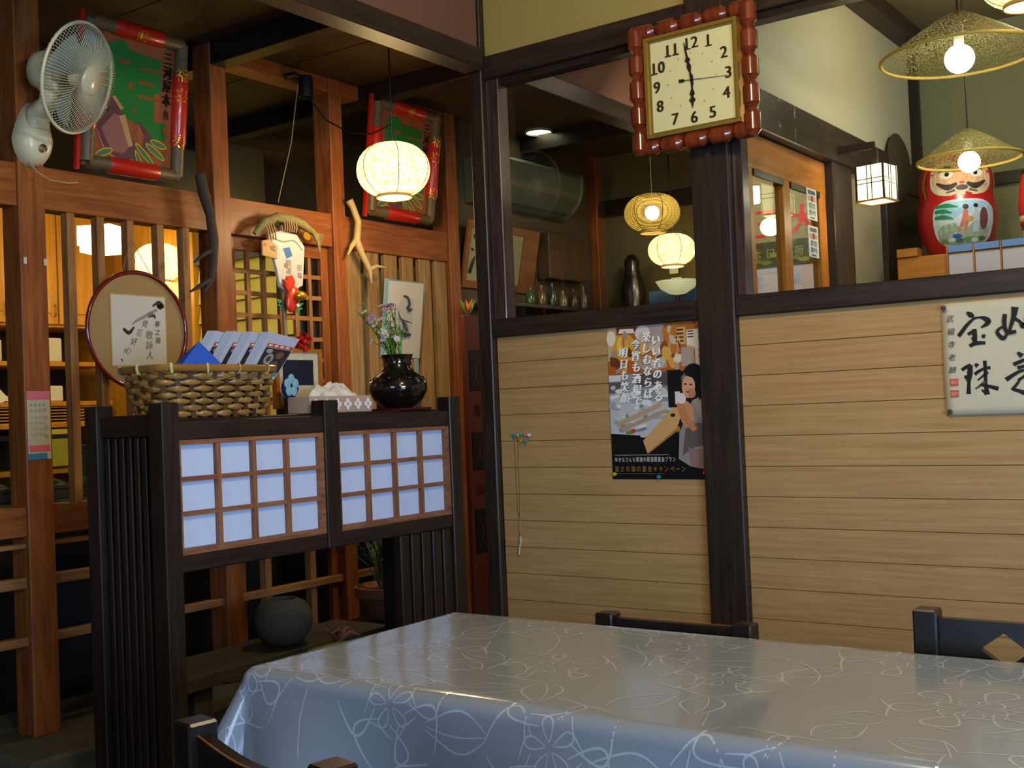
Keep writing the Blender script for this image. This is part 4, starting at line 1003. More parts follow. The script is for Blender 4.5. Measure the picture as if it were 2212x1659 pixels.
obj('plank', g, wood('weathered_plank', '#2c281b', '#454030', 'y', .7, 30), bn)
for yy in (2.62, 3.38): obj('trestle', G().box(-3.48, -3.26, yy-.04, yy+.04, 0, .345), wood('weathered_plank', '#2c281b', '#454030', 'z', .7, 30), bn, bevel=.006)
rt = thing('dried_root', 'small gnarled reddish dried root on the plank bench', 'root', (-3.2, 3.24, .388))
for i in range(9):
    a = i*.7; l = .05+.035*((i*37) % 5)/5
    obj('root_limb', G().tube([(-3.2, 3.235, .395), (-3.2+.03*math.cos(a), 3.235+l*.5*math.cos(a*1.7), .42+.02*math.sin(i)), (-3.2+.045*math.cos(a), 3.235+l*1.4*math.cos(a*1.7), .40+l*.9*abs(math.sin(a)))], [.016, .011, .003], 7), mat('root_wood', '#6a4430', .75, var=.4, vscale=30), rt, smooth=60)
ld = thing('leaf_dish', 'shallow green and red leaf-shaped dish on the plank bench', 'dish', (-3.05, 3.02, .388))
def leafd(u, v):
    a = 2*math.pi*u; r_ = v*(.085+.02*math.cos(3*a)); return (-3.05+r_*math.cos(a)*.8, 3.05+r_*math.sin(a), .392+.02*v*v)
obj('dish', G().grid(leafd, 28, 6), mat('green_glaze', '#5c6a34', .2, var=.5, vscale=20, coat=.4), ld, smooth=60, solid=.004)
# potted plant on a stand
ps = thing('plant_stand', 'dark low stand under the potted plant', 'stand', (-3.45, 3.82, 0))
obj('top', G().box(-3.60, -3.31, 3.66, 3.98, .33, .36), DARK('y'), ps, bevel=.004)
for x in (-3.57, -3.34):
    for yy in (3.69, 3.95): obj('leg', G().box(x-.02, x+.02, yy-.02, yy+.02, 0, .33), DARK('z'), ps, bevel=.003)
pp = thing('potted_plant', 'spiky green plant in a terracotta bowl behind the screen', 'potted plant', (-3.45, 3.815, .36))
obj('pot', G().lathe([(.001, 0), (.085, 0), (.10, .02), (.135, .09), (.15, .098), (.158, .105), (.158, .145), (.148, .147), (.14, .13), (.001, .125)], 36, (-3.45, 3.815, .362)), mat('terracotta', '#9a6a48', .75, var=.15, vscale=12), pp, smooth=40)
rq = random.Random(9)
for i in range(110):
    a = rq.uniform(0, 6.28); r0 = rq.uniform(0, .05); l = rq.uniform(.16, .34); o_ = Vector((-3.45+r0*math.cos(a), 3.815+r0*math.sin(a), .49)); sp = rq.uniform(.02, .17)
    P = [o_, o_+Vector((math.cos(a)*sp*.35, math.sin(a)*sp*.35, l*.6)), o_+Vector((math.cos(a)*sp*.8, math.sin(a)*sp*.8, l*.95)), o_+Vector((math.cos(a)*sp*1.3, math.sin(a)*sp*1.3, l*.9))]
    g = G(); sd_ = Vector((-math.sin(a), math.cos(a), 0))*.005
    for k in range(3): g.add([P[k]-sd_*(1-k*.25), P[k]+sd_*(1-k*.25), P[k+1]+sd_*(.75-k*.25), P[k+1]-sd_*(.75-k*.25)], [(0, 1, 2, 3)])
    obj('leaf', g, mat('plant_green', '#5f9c30', .5) if math.sin(a) > -.2 else mat('plant_bluegreen', '#55705c', .5), pp)
# counter front behind the partition (dark)
kc = thing('kitchen_counter', 'dark counter behind the low rails of the partition', 'counter', (-4.7, 3.6, 0))
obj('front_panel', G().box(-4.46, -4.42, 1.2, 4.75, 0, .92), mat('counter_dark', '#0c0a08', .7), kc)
obj('worktop', G().box(-5.2, -4.40, 1.2, 4.75, .92, .955), mat('counter_top', '#4b4a40', .4), kc, bevel=.003)
# carved sign board on the far side of the aisle
cs = thing('carved_sign', 'tall narrow red board with black carved picture panels beside the corner post', 'sign', (-3.3, 4.30, 0))
obj('board', G().box(-3.325, -3.30, 4.235, 4.375, .0, 1.72), mat('red_board', '#5f2618', .6, var=.15), cs, bevel=.003)
for z0, z1 in ((1.365, 1.555), (.99, 1.165), (.60, .80)):
    obj('black_panel', G().box(-3.30, -3.296, 4.262, 4.352, z0, z1), mat('black_panel', '#14100e', .5), cs)
ar = Art(plane_map((-3.296, 4.262, 0), (0, 1, 0), (0, 0, 1)), .0006)
for z0 in (1.365, .99, .60):
    ar.brush([(.02, z0+.02), (.05, z0+.09), (.03, z0+.15)], [.004, .006, .003], '#6a3a24'); ar.brush([(.075, z0+.02), (.045, z0+.08), (.07, z0+.16)], [.003, .005, .002], '#6a3a24')
ar.text('寿', .045, 1.27, .06, '#2a120c'); ar.text('山', .045, .90, .06, '#2a120c'); ar.build('carving', cs)
sp_ = thing('sprig', 'small green and orange sprig on top of the carved sign', 'sprig', (-3.31, 4.28, 1.72))
for i in range(7):
    a = i*.9; obj('leaf', G().add([(-3.31, 4.28, 1.72), (-3.31+.02*math.cos(a), 4.28+.03*math.sin(a), 1.75), (-3.31+.03*math.cos(a), 4.28+.05*math.sin(a), 1.80), (-3.31, 4.28+.035*math.sin(a), 1.765)], [(0, 1, 2, 3)]), mat('plant_green', '#4f8a28') if i % 3 else mat('orange_leaf', '#b0581c', .5), sp_, solid=.0015)
# two bits of white tape on the near post
for k, yy in enumerate((2.352, 2.432)):
    single('tape_strip', G().box(-3.8495, -3.8483, yy-.006, yy+.006, 1.868, 1.892), mat('tape_white', '#c6c0b0', .6), ('left', 'right')[k]+' bit of white tape on the near post above the paper notice', 'tape', (-3.849, yy, 1.868), group='tape bits on the near post')
# clamp spotlight on the top plate with its string and cord
dv = thing('clamp_spotlight', 'small black clamp spotlight on the top plate with hanging string', 'spotlight', (-3.83, 3.74, 2.84))
BK = mat('black_metal', '#0d0c0b', .45)
obj('head', G().lathe([(.001, .05), (.03, .05), (.034, .03), (.034, -.05), (.03, -.052)], 18, (-3.80, 3.755, 2.80)), BK, dv, smooth=40)
obj('arm', G().tube([(-3.82, 3.755, 2.84), (-3.82, 3.70, 2.85), (-3.84, 3.665, 2.835)], [.012, .014, .016], 8), BK, dv, smooth=50)
obj('string', G().tube([(-3.79, 3.695, 2.80), (-3.79, 3.64, 2.52), (-3.80, 3.555, 2.235)], .0025, 5), mat('string', '#8c7a50'), dv)
obj('cable', G().tube([(-3.79, 3.76, 2.75), (-3.72, 3.79, 2.64), (-3.62, 3.84, 2.57), (-3.5, 3.86, 2.545), (-3.38, 3.85, 2.56), (-3.352, 3.835, 2.56)], .004, 6), mat('black_cord', '#0e0c0a'), dv, smooth=60)

# ------------------------------------------------------------------ things on the right wall
pi_ = thing('beer_poster', 'colour poster of a woman in a kimono at a bar with white brush lettering', 'poster', (-2.06, 3.797, .98))
PXO, PZO, PW, PH = -2.262, .981, .408, .580
obj('sheet', G().box(PXO, PXO+PW, 3.7975, 3.7995, PZO, PZO+PH), mat('poster_paper', '#15110f', .4), pi_)
ar = Art(lambda u, v, d: Vector((PXO+u*PW, 3.7972-d, PZO+v*PH)), .00004)
rq = random.Random(21)
ar.rect(0, .69, 1, 1, '#a8622a'); ar.poly([(0, .72), (0, 1), (.10, 1), (.16, .86), (.10, .74)], '#c9a878')
ar.ell(.18, .86, .12, .10, '#d79a2c'); ar.ell(.16, .88, .06, .06, '#ecc24c'); ar.ell(.04, .93, .05, .05, '#e4d8c4'); ar.rect(.10, .95, .32, 1, '#7a3a22'); ar.poly([(.12, .96), (.30, .955), (.28, .985), (.14, .99)], '#e0d4c8')
ar.rect(.0, .69, .34, .78, '#b0581c'); ar.poly([(.30, .75), (.33, 1), (.60, 1), (.62, .72), (.40, .70)], '#a8988c'); ar.ell(.52, .80, .10, .09, '#c6b49c'); ar.ell(.38, .95, .08, .05, '#d6cec4')
ar.ell(.68, .83, .06, .12, '#d99a3a'); ar.rect(.70, .86, .82, .97, '#caa06a')
for k in range(4): ar.rect(.71, .875+.024*k, .80, .887+.024*k, '#5a3218')
ar.rect(.83, .83, .99, .95, '#d9cec0')
for k in range(3): ar.rect(.84, .90+.018*k, .90, .908+.018*k, '#5a3218')
for k in range(46): ar.ell(rq.uniform(.02, .98), rq.uniform(.71, .98), rq.uniform(.015, .06), rq.uniform(.012, .04), rq.choice(['#b8702c', '#d8a44c', '#8a4a20', '#c8b090', '#e0d0b4', '#6a3a1c', '#a89080']), rq.uniform(0, 3), 10)
ar.rect(.77, .72, .90, .84, '#a89484'); ar.rect(.91, .72, .985, .83, '#cfc4b0'); ar.text('うまい', .948, .81, .022, '#3a2a20', dy=-.03, sx=1.3)
ar.rect(0, .30, .66, .69, '#8d9096'); ar.rect(0, .645, .13, .685, '#d4d4d2'); ar.rect(0, .57, .20, .64, '#5e5450'); ar.rect(.30, .60, .66, .69, '#544a46')
ar.poly([(0, .30), (0, .56), (.2, .54), (.5, .50), (.66, .50), (.66, .40), (.36, .27)], '#b7babd')
for k in range(60):
    x_, y_ = rq.uniform(.03, .6), rq.uniform(.32, .62); ar.ell(x_, y_, rq.uniform(.02, .07), rq.uniform(.008, .02), rq.choice(['#d8dadc', '#9aa0a8', '#7a7f86', '#c6c2b4']), rq.uniform(-.2, .3), 12)
ar.poly([(.08, .34), (.55, .47), (.55, .50), (.06, .37)], '#b59a74'); ar.poly([(.12, .31), (.60, .43), (.60, .455), (.10, .335)], '#a89478'); ar.ell(.20, .305, .04, .012, '#5a8a3a'); ar.ell(.24, .315, .028, .014, '#c03a2c')
ar.poly([(.34, .25), (.60, .42), (.72, .50), (.76, .44), (.70, .33), (.38, .17)], '#c99e64'); ar.poly([(.32, .27), (.38, .17), (.72, .34), (.73, .31), (.39, .15)], '#a87436'); ar.ell(.66, .41, .025, .012, '#22201c')
ar.poly([(0, 0), (1, 0), (1, .06), (.9, .06), (.72, .12), (.70, .31), (.38, .16), (.31, .285), (.0, .30)], '#0b0a0a')
ar.rect(.62, .46, .76, .70, '#17130f'); ar.rect(.69, .48, .74, .56, '#d4cfc8')
# woman: kimono, arms, face, hair
ar.poly([(.70, .13), (.72, .30), (.80, .40), (.86, .50), (1, .54), (1, .06), (.82, .08)], '#8d8380'); ar.poly([(.74, .15), (.78, .32), (.90, .36), (1, .34), (1, .22), (.86, .20)], '#5d5450'); ar.poly([(.82, .08), (1, .06), (1, .18), (.80, .2)], '#8a6a66')
ar.poly([(.88, .50), (.92, .40), (.99, .34), (1, .36), (1, .52)], '#a29a92')
ar.ell(.80, .415, .07, .085, '#c08a5e', .3); ar.poly([(.70, .48), (.76, .50), (.82, .40), (.90, .32), (.86, .30), (.74, .38)], '#b87c50'); ar.ell(.755, .515, .045, .035, '#d8d4ce')
ar.ell(.885, .64, .115, .095, '#141110'); ar.poly([(.90, .72), (1, .68), (1, .53), (.93, .50)], '#141110'); ar.poly([(.76, .65), (.80, .68), (.82, .58), (.77, .56)], '#6a6664')
ar.ell(.83, .59, .065, .075, '#cf9a74', -.3); ar.ell(.86, .545, .04, .03, '#b87a58'); ar.ell(.80, .605, .016, .005, '#2a1a14'); ar.ell(.855, .60, .016, .005, '#2a1a14'); ar.ell(.82, .555, .02, .006, '#a04a40'); ar.poly([(.80, .66), (.90, .68), (.91, .60), (.87, .645)], '#141110')
for col_, (x_, y_, t_) in zip('abcd', ((.52, .90, 'いい肴のある'), (.42, .925, '楽しむならば'), (.30, .88, '今宵も酒場で'), (.17, .83, '明日も笑顔'))):
    ar.text(t_, x_+.008, y_-.004, .07, '#3a3430', dy=-.074, sx=1.35, slant=.25)
    for e in (-.006, 0, .006): ar.text(t_, x_+e, y_, .07, '#f2f0ec', dy=-.074, sx=1.35, slant=.25)
ar.text('ゆきなさんも常連の居酒屋宴会プラン', .045, .128, .034, '#dad8d4', dx=.038, sx=1.0)
ar.rect(.03, .155, .60, .160, '#8a8884')
ar.text('旨さの宿の宴会キャンペーン', .05, .066, .042, '#a8762c', dx=.058, sx=1.1); ar.rect(.03, .034, .55, .037, '#8a5a24')
ar.build('poster_print', pi_)
def pin(label, x, z, col, grp, y=3.797):
    p = thing('push_pin', label, 'push pin', (x, y, z), group=grp)
    RY = Matrix.Rotation(R(90), 3, 'X')
    obj('head', G().lathe([(.001, .013), (.006, .012), (.0075, .009), (.0045, .006), (.0045, .003), (.006, .0)], 12, (x, y-.001, z), RY), mat('pin_'+col, col, .3), p, smooth=40)
pin('yellow push pin at the lower left corner of the poster', -2.25, 1.0, '#c8a82c', 'push pins of the poster'); pin('teal push pin at the bottom edge of the poster', -2.06, .99, '#1d8fa0', 'push pins of the poster')
pin('red push pin at the lower right corner of the poster', -1.87, 1.005, '#c8382c', 'push pins of the poster'); pin('red push pin at the upper right corner of the poster', -1.872, 1.548, '#c8382c', 'push pins of the poster')
for lb_, x_, z_, c_ in (('leftmost blue push pin in the spare pin cluster', -2.716, 1.160, '#1d8fa8'), ('yellow push pin in the upper row of the spare pin cluster', -2.698, 1.159, '#c8b02c'), ('middle blue push pin in the upper row of the spare pin cluster', -2.683, 1.163, '#2a9ab0'),
        ('pink push pin in the upper row of the spare pin cluster', -2.662, 1.159, '#d86a5c'), ('white push pin at the right end of the spare pin cluster', -2.644, 1.158, '#d8d0c0'), ('orange push pin in the lower row of the spare pin cluster', -2.684, 1.136, '#c88a2c'), ('lower right blue push pin in the spare pin cluster', -2.662, 1.134, '#1d8fa8')):
    pin(lb_, x_, z_, c_, 'spare push pins on the board wall')
hs = thing('hanging_string', 'thin white string hanging from the push pins on the board wall', 'string', (-2.705, 3.795, 1.13))
obj('string', G().tube([(-2.715, 3.793, 1.155), (-2.716, 3.795, .95), (-2.714, 3.795, .80), (-2.711, 3.795, .74)], .0013, 5).tube([(-2.698, 3.793, 1.155), (-2.703, 3.795, .92), (-2.711, 3.795, .74)], .0013, 5), mat('white_string', '#a8946a', .8), hs)
obj('string_tail', G().tube([(-2.711, 3.795, .745), (-2.708, 3.793, .725), (-2.716, 3.794, .70), (-2.72, 3.794, .672)], [.004, .005, .004, .004], 6), mat('white_tail', '#bdb29a', .7), hs)

# calligraphy sheet
ca = thing('calligraphy_sheet', 'cream paper with black brush calligraphy and two red seals, pinned to the boards', 'calligraphy', (-.76, 3.796, 1.187))
CX0, CX1, CZ0, CZ1 = -1.010, -.485, 1.187, 1.546
obj('sheet', G().grid(lambda u, v: (CX0+(CX1-CX0)*u+.003*(1-v), 3.795-.002*math.sin(v*5+u*3)-.0015, CZ0+(CZ1-CZ0)*v), 20, 14), mat('washi_paper', '#c6bfa2', .75, var=.05, vscale=14), ca, smooth=60, solid=.0012)
def cp(cx, cy):
    cy2 = cy+(cx-75)/1105*75
    return (CX0+(cx-75)/1105*.252, 1.546-(cy2-90)/1495*.359)
ar = Art(lambda x, z, d: Vector((x, 3.7912-d, z)), .0003)
K = .00040
def bs(pts, ws, col='#17150f'): ar.brush([cp(*p) for p in pts], [w_*K for w_ in ws], col)
bs([(425, 200), (470, 235), (515, 260)], [14, 42, 20]); bs([(300, 520), (350, 455), (420, 370), (510, 290), (590, 270), (660, 285), (700, 320), (670, 365), (600, 405)], [30, 30, 26, 18, 14, 34, 44, 30, 6])
bs([(425, 495), (480, 465), (545, 440)], [22, 26, 10]); bs([(510, 425), (515, 520), (508, 610)], [34, 36, 30]); bs([(470, 555), (540, 535)], [26, 14]); bs([(440, 650), (520, 612), (650, 605)], [26, 34, 22]); bs([(610, 510), (650, 525)], [20, 34])
bs([(320, 970), (380, 930), (445, 905)], [26, 28, 34]); bs([(435, 900), (425, 1010), (405, 1140), (395, 1285)], [36, 44, 26, 36]); bs([(350, 1065), (440, 1050)], [28, 24]); bs([(370, 1095), (435, 1100)], [22, 34])
bs([(500, 885), (535, 915)], [20, 36]); bs([(490, 1025), (540, 985), (620, 945), (700, 930)], [26, 24, 20, 26]); bs([(630, 840), (632, 990), (628, 1150), (640, 1285)], [28, 26, 26, 44]); bs([(525, 1100), (600, 1040), (660, 985)], [12, 16, 34]); bs([(625, 1110), (560, 1165), (490, 1215)], [22, 18, 12], '#4a4638'); bs([(555, 1160), (660, 1175), (790, 1205)], [16, 26, 34]); bs([(570, 1225), (640, 1275)], [10, 34])
bs([(922, 230), (908, 330), (915, 420), (955, 470), (1055, 455)], [30, 34, 28, 36, 24]); bs([(905, 385), (830, 430), (815, 480), (885, 545), (945, 480)], [16, 20, 28, 34, 12]); bs([(1055, 140), (1030, 270), (985, 400), (970, 450)], [54, 34, 24, 20]); bs([(1050, 290), (1110, 330), (1150, 385), (1230, 300)], [22, 20, 44, 24]); bs([(1200, 240), (1200, 380), (1290, 380), (1290, 250), (1200, 250)], [26, 28, 26, 28, 20])
bs([(1058, 728), (1115, 775)], [14, 44]); bs([(1000, 885), (1080, 850), (1170, 810)], [30, 28, 20]); bs([(1050, 930), (1150, 900)], [30, 20]); bs([(895, 1085), (1000, 1015), (1100, 965), (1320, 920)], [36, 26, 20, 14]); bs([(1045, 1085), (1110, 1050), (1170, 1010)], [14, 20, 34]); bs([(965, 1215), (1030, 1140), (1090, 1050)], [24, 20, 14]); bs([(970, 1205), (1050, 1225), (1130, 1250)], [22, 26, 40]); bs([(1200, 1030), (1290, 1040), (1270, 1150)], [24, 30, 16]); bs([(1180, 1180), (1260, 1260), (1340, 1230)], [20, 34, 16])
for i, ch in enumerate('武福寺老師'):
    q = cp(200, 285+172*i); ar.text(ch, q[0], q[1], .024, '#3a362a', slant=.25)
for cy in (1135, 1285):
    q0 = cp(155, cy+50); q1 = cp(268, cy-50); ar.rect(q0[0], q0[1], q1[0], q1[1], '#c4503c')
    ar.text('福印', q0[0]+.008, (q0[1]+q1[1])/2, .013, '#d8a890', dx=.0105)
ar.build('brush_writing', ca)
pin('dark push pin at the upper left corner of the calligraphy', -1.0, 1.533, '#3c3a34', 'push pins of the calligraphy', 3.792); pin('dark push pin at the lower left corner of the calligraphy', -.995, 1.200, '#3c3a34', 'push pins of the calligraphy', 3.792)

# wall clock with turned frame
ck = thing('wall_clock', 'square wall clock with turned reddish wood frame and cream dial', 'clock', (-1.802, 3.76, 2.18))
CC = Vector((-1.802, 3.70, 2.413)); MAH = wood('mahogany', '#56200f', '#7d381b', 'z', .22, 40, 8, coat=.6)
obj('case', G().box(CC.x-.218, CC.x+.218, 3.695, 3.765, CC.z-.208, CC.z+.208), MAH, ck, bevel=.006)
def spindle(a, b_, n):
    A, B2 = Vector(a), Vector(b_); P = []; Q = []
    N_ = n*10
    for i in range(N_+1):
        t_ = i/N_; ph = (t_*n) % 1
        P.append(A+(B2-A)*t_); Q.append(.030 if .12 < ph < .88 else (.0215 if (.05 < ph < .95) else .016))
    return G().tube(P, Q, 14)
for sx in (-1, 1): obj('turned_spindle', spindle((CC.x+sx*.222, 3.692, CC.z-.238), (CC.x+sx*.222, 3.692, CC.z+.238), 5), MAH, ck, smooth=35)
for sz in (-1, 1): obj('turned_spindle', spindle((CC.x-.238, 3.700, CC.z+sz*.212), (CC.x+.238, 3.700, CC.z+sz*.212), 5), MAH, ck, smooth=35)
GB = mat('brass_trim', '#a88a3c', .3, metal=.6)
def ringbox(w0, h0, w1, h1, y0, y1):
    g = G(); g.box(CC.x-w0, CC.x+w0, y0, y1, CC.z+h1, CC.z+h0).box(CC.x-w0, CC.x+w0, y0, y1, CC.z-h0, CC.z-h1).box(CC.x-w0, CC.x-w1, y0, y1, CC.z-h1, CC.z+h1).box(CC.x+w1, CC.x+w0, y0, y1, CC.z-h1, CC.z+h1); return g
obj('brass_bezel', ringbox(.184, .184, .172, .172, 3.676, 3.70), GB, ck); obj('inner_bezel', ringbox(.172, .172, .163, .165, 3.684, 3.70), mat('bezel_inner', '#8a7636', .35, metal=.4), ck)
obj('dial', G().box(CC.x-.165, CC.x+.165, 3.692, 3.694, CC.z-.167, CC.z+.167), mat('dial_cream', '#efe9b4', .45), ck)
ar = Art(lambda u, v, d: Vector((CC.x+u*.163, 3.6915-d, CC.z+v*.167)), .0004)
for t_, u, v in (('12', 0, .80), ('1', .42, .77), ('2', .78, .44), ('3', .86, .0), ('4', .80, -.42), ('5', .46, -.77), ('6', .02, -.80), ('7', -.44, -.76), ('8', -.80, -.42), ('9', -.86, 0), ('10', -.82, .42), ('11', -.46, .74)):
    n = len(t_)
    for i, ch in enumerate(t_):
        x_ = u+(i-(n-1)/2)*.19
        for e in (-.012, 0, .012): ar.text(ch, x_+e, v, .35, '#2c2c14')
        if ch == '1': ar.rect(x_-.07, v-.135, x_+.09, v-.108, '#2c2c14')
for i in range(12):
    a = i*math.pi/6; ar.stroke([(.56*math.sin(a), .56*math.cos(a)), (.60*math.sin(a), .60*math.cos(a))], .012, '#8a865a')
ar.build('numerals', ck)
BLK = mat('clock_hand', '#191810', .4)
def hand(nm, ang, prof, y_):
    P = [(w_, l) for l, w_ in prof]+[(-w_, l) for l, w_ in reversed(prof)]; c, q = math.cos(ang), math.sin(ang)
    obj(nm, G().prism([(x*c+z*q, -x*q+z*c) for x, z in P], .0015, Matrix(((1, 0, 0, CC.x), (0, 0, -1, y_), (0, 1, 0, CC.z), (0, 0, 0, 1)))), BLK, ck)
hand('minute_hand', R(-10), [(-.02, .003), (0, .006), (.03, .003), (.05, .009), (.065, .004), (.075, .011), (.085, .004), (.13, .0022), (.142, .001)], 3.688)
hand('hour_hand', R(181), [(-.02, .003), (0, .006), (.03, .003), (.05, .010), (.06, .004), (.072, .013), (.082, .005), (.10, .0015)], 3.6895)
hand('second_hand', R(95), [(-.05, .006), (-.03, .005), (-.028, .0012), (.14, .0007)], 3.6865)
obj('cover_glass', G().box(CC.x-.166, CC.x+.166, 3.680, 3.682, CC.z-.168, CC.z+.168), glass_mat('clock_glass', (.97, .97, .95)), ck)

# ------------------------------------------------------------------ dim room behind window 1
ac = thing('air_conditioner', 'grey-green wall air conditioner in the dim room behind the interior window', 'air conditioner', (-3.9, 5.5, 2.43))
prof = [(0, .0), (.06, .0), (.13, .03), (.185, .09), (.21, .16), (.215, .235), (.20, .262), (0, .265)]
obj('body', G().prism([(a, b_) for a, b_ in prof], .93, Matrix(((1, 0, 0, -3.9), (0, 0, 1, 5.05), (0, 1, 0, 2.432), (0, 0, 0, 1)))), mat('ac_plastic', '#4d5244', .45), ac, bevel=.006)
obj('end_cap', G().prism([(a*1.02, b_*1.01-.002) for a, b_ in prof], .03, Matrix(((1, 0, 0, -3.9), (0, 0, 1, 5.955), (0, 1, 0, 2.432), (0, 0, 0, 1)))), mat('ac_cap', '#5c6050', .45), ac, bevel=.004)
obj('front_panel', G().add([(-3.690, 5.06, 2.575), (-3.690, 5.94, 2.575), (-3.681, 5.94, 2.66), (-3.681, 5.06, 2.66)], [(0, 1, 2, 3)]), mat('ac_panel', '#555a4a', .4), ac, solid=.004)
obj('louvre', G().add([(-3.772, 5.07, 2.455), (-3.772, 5.93, 2.455), (-3.706, 5.93, 2.53), (-3.706, 5.07, 2.53)], [(0, 1, 2, 3)]), mat('ac_louvre', '#3f4238', .5), ac, solid=.004)
dl = thing('downlight', 'round bright recessed downlight in the dim room ceiling', 'downlight', (-3.72, 5.56, 2.88))
obj('trim_ring', G().lathe([(.085, 0), (.085, -.012), (.075, -.014), (.072, 0)], 32, (-3.72, 5.56, 2.899)), mat('ring_white', '#8a8878', .5), dl, smooth=40)
obj('lens', G().lathe([(.001, -.006), (.072, -.006)], 32, (-3.72, 5.56, 2.899)), emis('lens_glow', '#fff6cc', 6), dl)
fc_ = thing('framed_calligraphy', 'wide wooden framed calligraphy hung behind the corner post', 'framed calligraphy', (-3.9, 5.36, 1.95))
fy0, fy1 = 4.97, 5.66
def fq(u, v, d=0): return Vector((-3.893+.075*v+d, fy0+(fy1-fy0)*u, 1.955+.365*v))
ar = Art(lambda u, v, d: fq(u, v, .013+d), .0008)
g = G()
for u0, u1, v0, v1 in ((0, 1, 0, .11), (0, 1, .89, 1), (0, .05, .11, .89), (.78, 1, .11, .89)):
    vs = [fq(u0, v0, .012), fq(u1, v0, .012), fq(u1, v1, .012), fq(u0, v1, .012), fq(u0, v0, -.004), fq(u1, v0, -.004), fq(u1, v1, -.004), fq(u0, v1, -.004)]
    g.add(vs, [(0, 1, 2, 3), (7, 6, 5, 4), (0, 4, 5, 1), (1, 5, 6, 2), (2, 6, 7, 3), (3, 7, 4, 0)])
obj('frame', g, wood('amber_frame', '#6a3e18', '#845022', 'y', .5, 30), fc_)
obj('paper', G().add([fq(.05, .11, .004), fq(.78, .11, .004), fq(.78, .89, .004), fq(.05, .89, .004)], [(0, 1, 2, 3)]), mat('old_paper', '#8f8664', .8), fc_)
ar = Art(lambda u, v, d: fq(u, v, .0045+d), .0008)
for pts, ws in (([(.09, .80), (.12, .74)], [.02, .045]), ([(.08, .60), (.11, .56)], [.02, .04]), ([(.09, .22), (.12, .40), (.14, .48)], [.05, .04, .012]), ([(.16, .74), (.25, .76), (.31, .74)], [.02, .03, .02]), ([(.28, .74), (.29, .45), (.27, .18), (.24, .22)], [.03, .03, .04, .015]), ([(.18, .58), (.18, .40), (.24, .42), (.24, .58), (.18, .58)], [.02, .02, .02, .02, .015]), ([(.42, .75), (.5, .6), (.44, .4)], [.03, .03, .02]), ([(.40, .3), (.52, .33), (.58, .25)], [.02, .04, .02])): ar.brush(pts, ws, '#1c1a16')
ar.build('brush_writing', fc_)
cu = thing('dish_cupboard', 'dark brown cupboard in the corner of the dim room', 'cupboard', (-3.72, 6.0, 0))
obj('carcass', G().box(-3.89, -3.68, 5.74, 6.34, 0, 1.84), DARK('z'), cu, bevel=.004)
obj('upper_panel', G().box(-3.89, -3.80, 5.74, 6.16, 2.05, 2.33), wood('cupboard_panel', '#3c2a14', '#4e381c', 'z', .5, 30), cu, bevel=.004)
obj('shelf', G().box(-3.89, -3.66, 5.05, 6.34, 1.84, 1.865), DARK('y'), cu, bevel=.003)
bcol = ['#3a5a32', '#6a4a2a', '#2c3a30', '#7a7052', '#4a3020', '#5a5a48']
for i in range(6):
    yy = 5.40+.115*i; hgt = .10+.02*(i % 3)
    single('bottle', G().lathe([(.001, 0), (.024, 0), (.026, .01), (.026, hgt*.55), (.01, hgt*.75), (.009, hgt), (.001, hgt)], 14, (-3.72, yy, 1.865)), mat('bottle_%d' % i, bcol[i], .2, coat=.3),
        ['green bottle at the left end of the shelf behind the interior window', 'brown bottle second from the left on the shelf behind the interior window', 'dark green bottle third from the left on the shelf behind the interior window', 'pale bottle fourth from the left on the shelf behind the interior window', 'dark brown bottle fifth from the left on the shelf behind the interior window', 'grey bottle at the right end of the shelf behind the interior window'][i], 'bottle', (-3.72, yy, 1.865), group='bottles on the dim shelf', smooth=40)
single('wall_card', G().box(-3.335, -3.275, 6.392, 6.398, 2.075, 2.13), mat('card_white', '#c9c5a4', .6), 'upper small white card on the rear wall below the bright lamp', 'card', (-3.305, 6.395, 2.075))
single('wall_card', G().box(-3.325, -3.255, 6.392, 6.398, 1.995, 2.05), mat('card_white', '#c9c5a4', .6), 'lower small white card on the rear wall below the bright lamp', 'card', (-3.29, 6.395, 1.995))
sh = thing('shell_lamp', 'white shell-shaped lamp shade low in the interior window beside the post', 'lamp', (-3.19, 6.2, 1.9))
obj('shade', G().lathe([(.001, -.075), (.05, -.066), (.10, -.035), (.13, .01)], 32, (-3.15, 6.13, 1.985)), mat('shell_white', '#d8d2ae', .5, emit='#d8d2a0', es=.5), sh, smooth=50)
obj('stem', G().tube([(-3.15, 6.13, 1.91), (-3.15, 6.13, .0)], .012, 8), BK, sh)
single('blue_box', G().box(-3.43, -3.04, 6.28, 6.38, 1.765, 1.965), mat('blue_card', '#3c5a8a', .6), 'blue box on the rear ledge under the shell lamp', 'box', (-3.25, 6.33, 1.765), bevel=.004)
single('dark_statuette', G().lathe([(.001, 0), (.09, 0), (.10, .03), (.07, .10), (.085, .2), (.06, .3), (.045, .36), (.05, .40), (.03, .44), (.001, .45)], 20, (-3.55, 6.3, 1.765)), mat('dark_bronze', '#17130f', .3, coat=.3), 'dark bronze statuette on the rear ledge of the dim room', 'statuette', (-3.55, 6.3, 1.765), smooth=50)

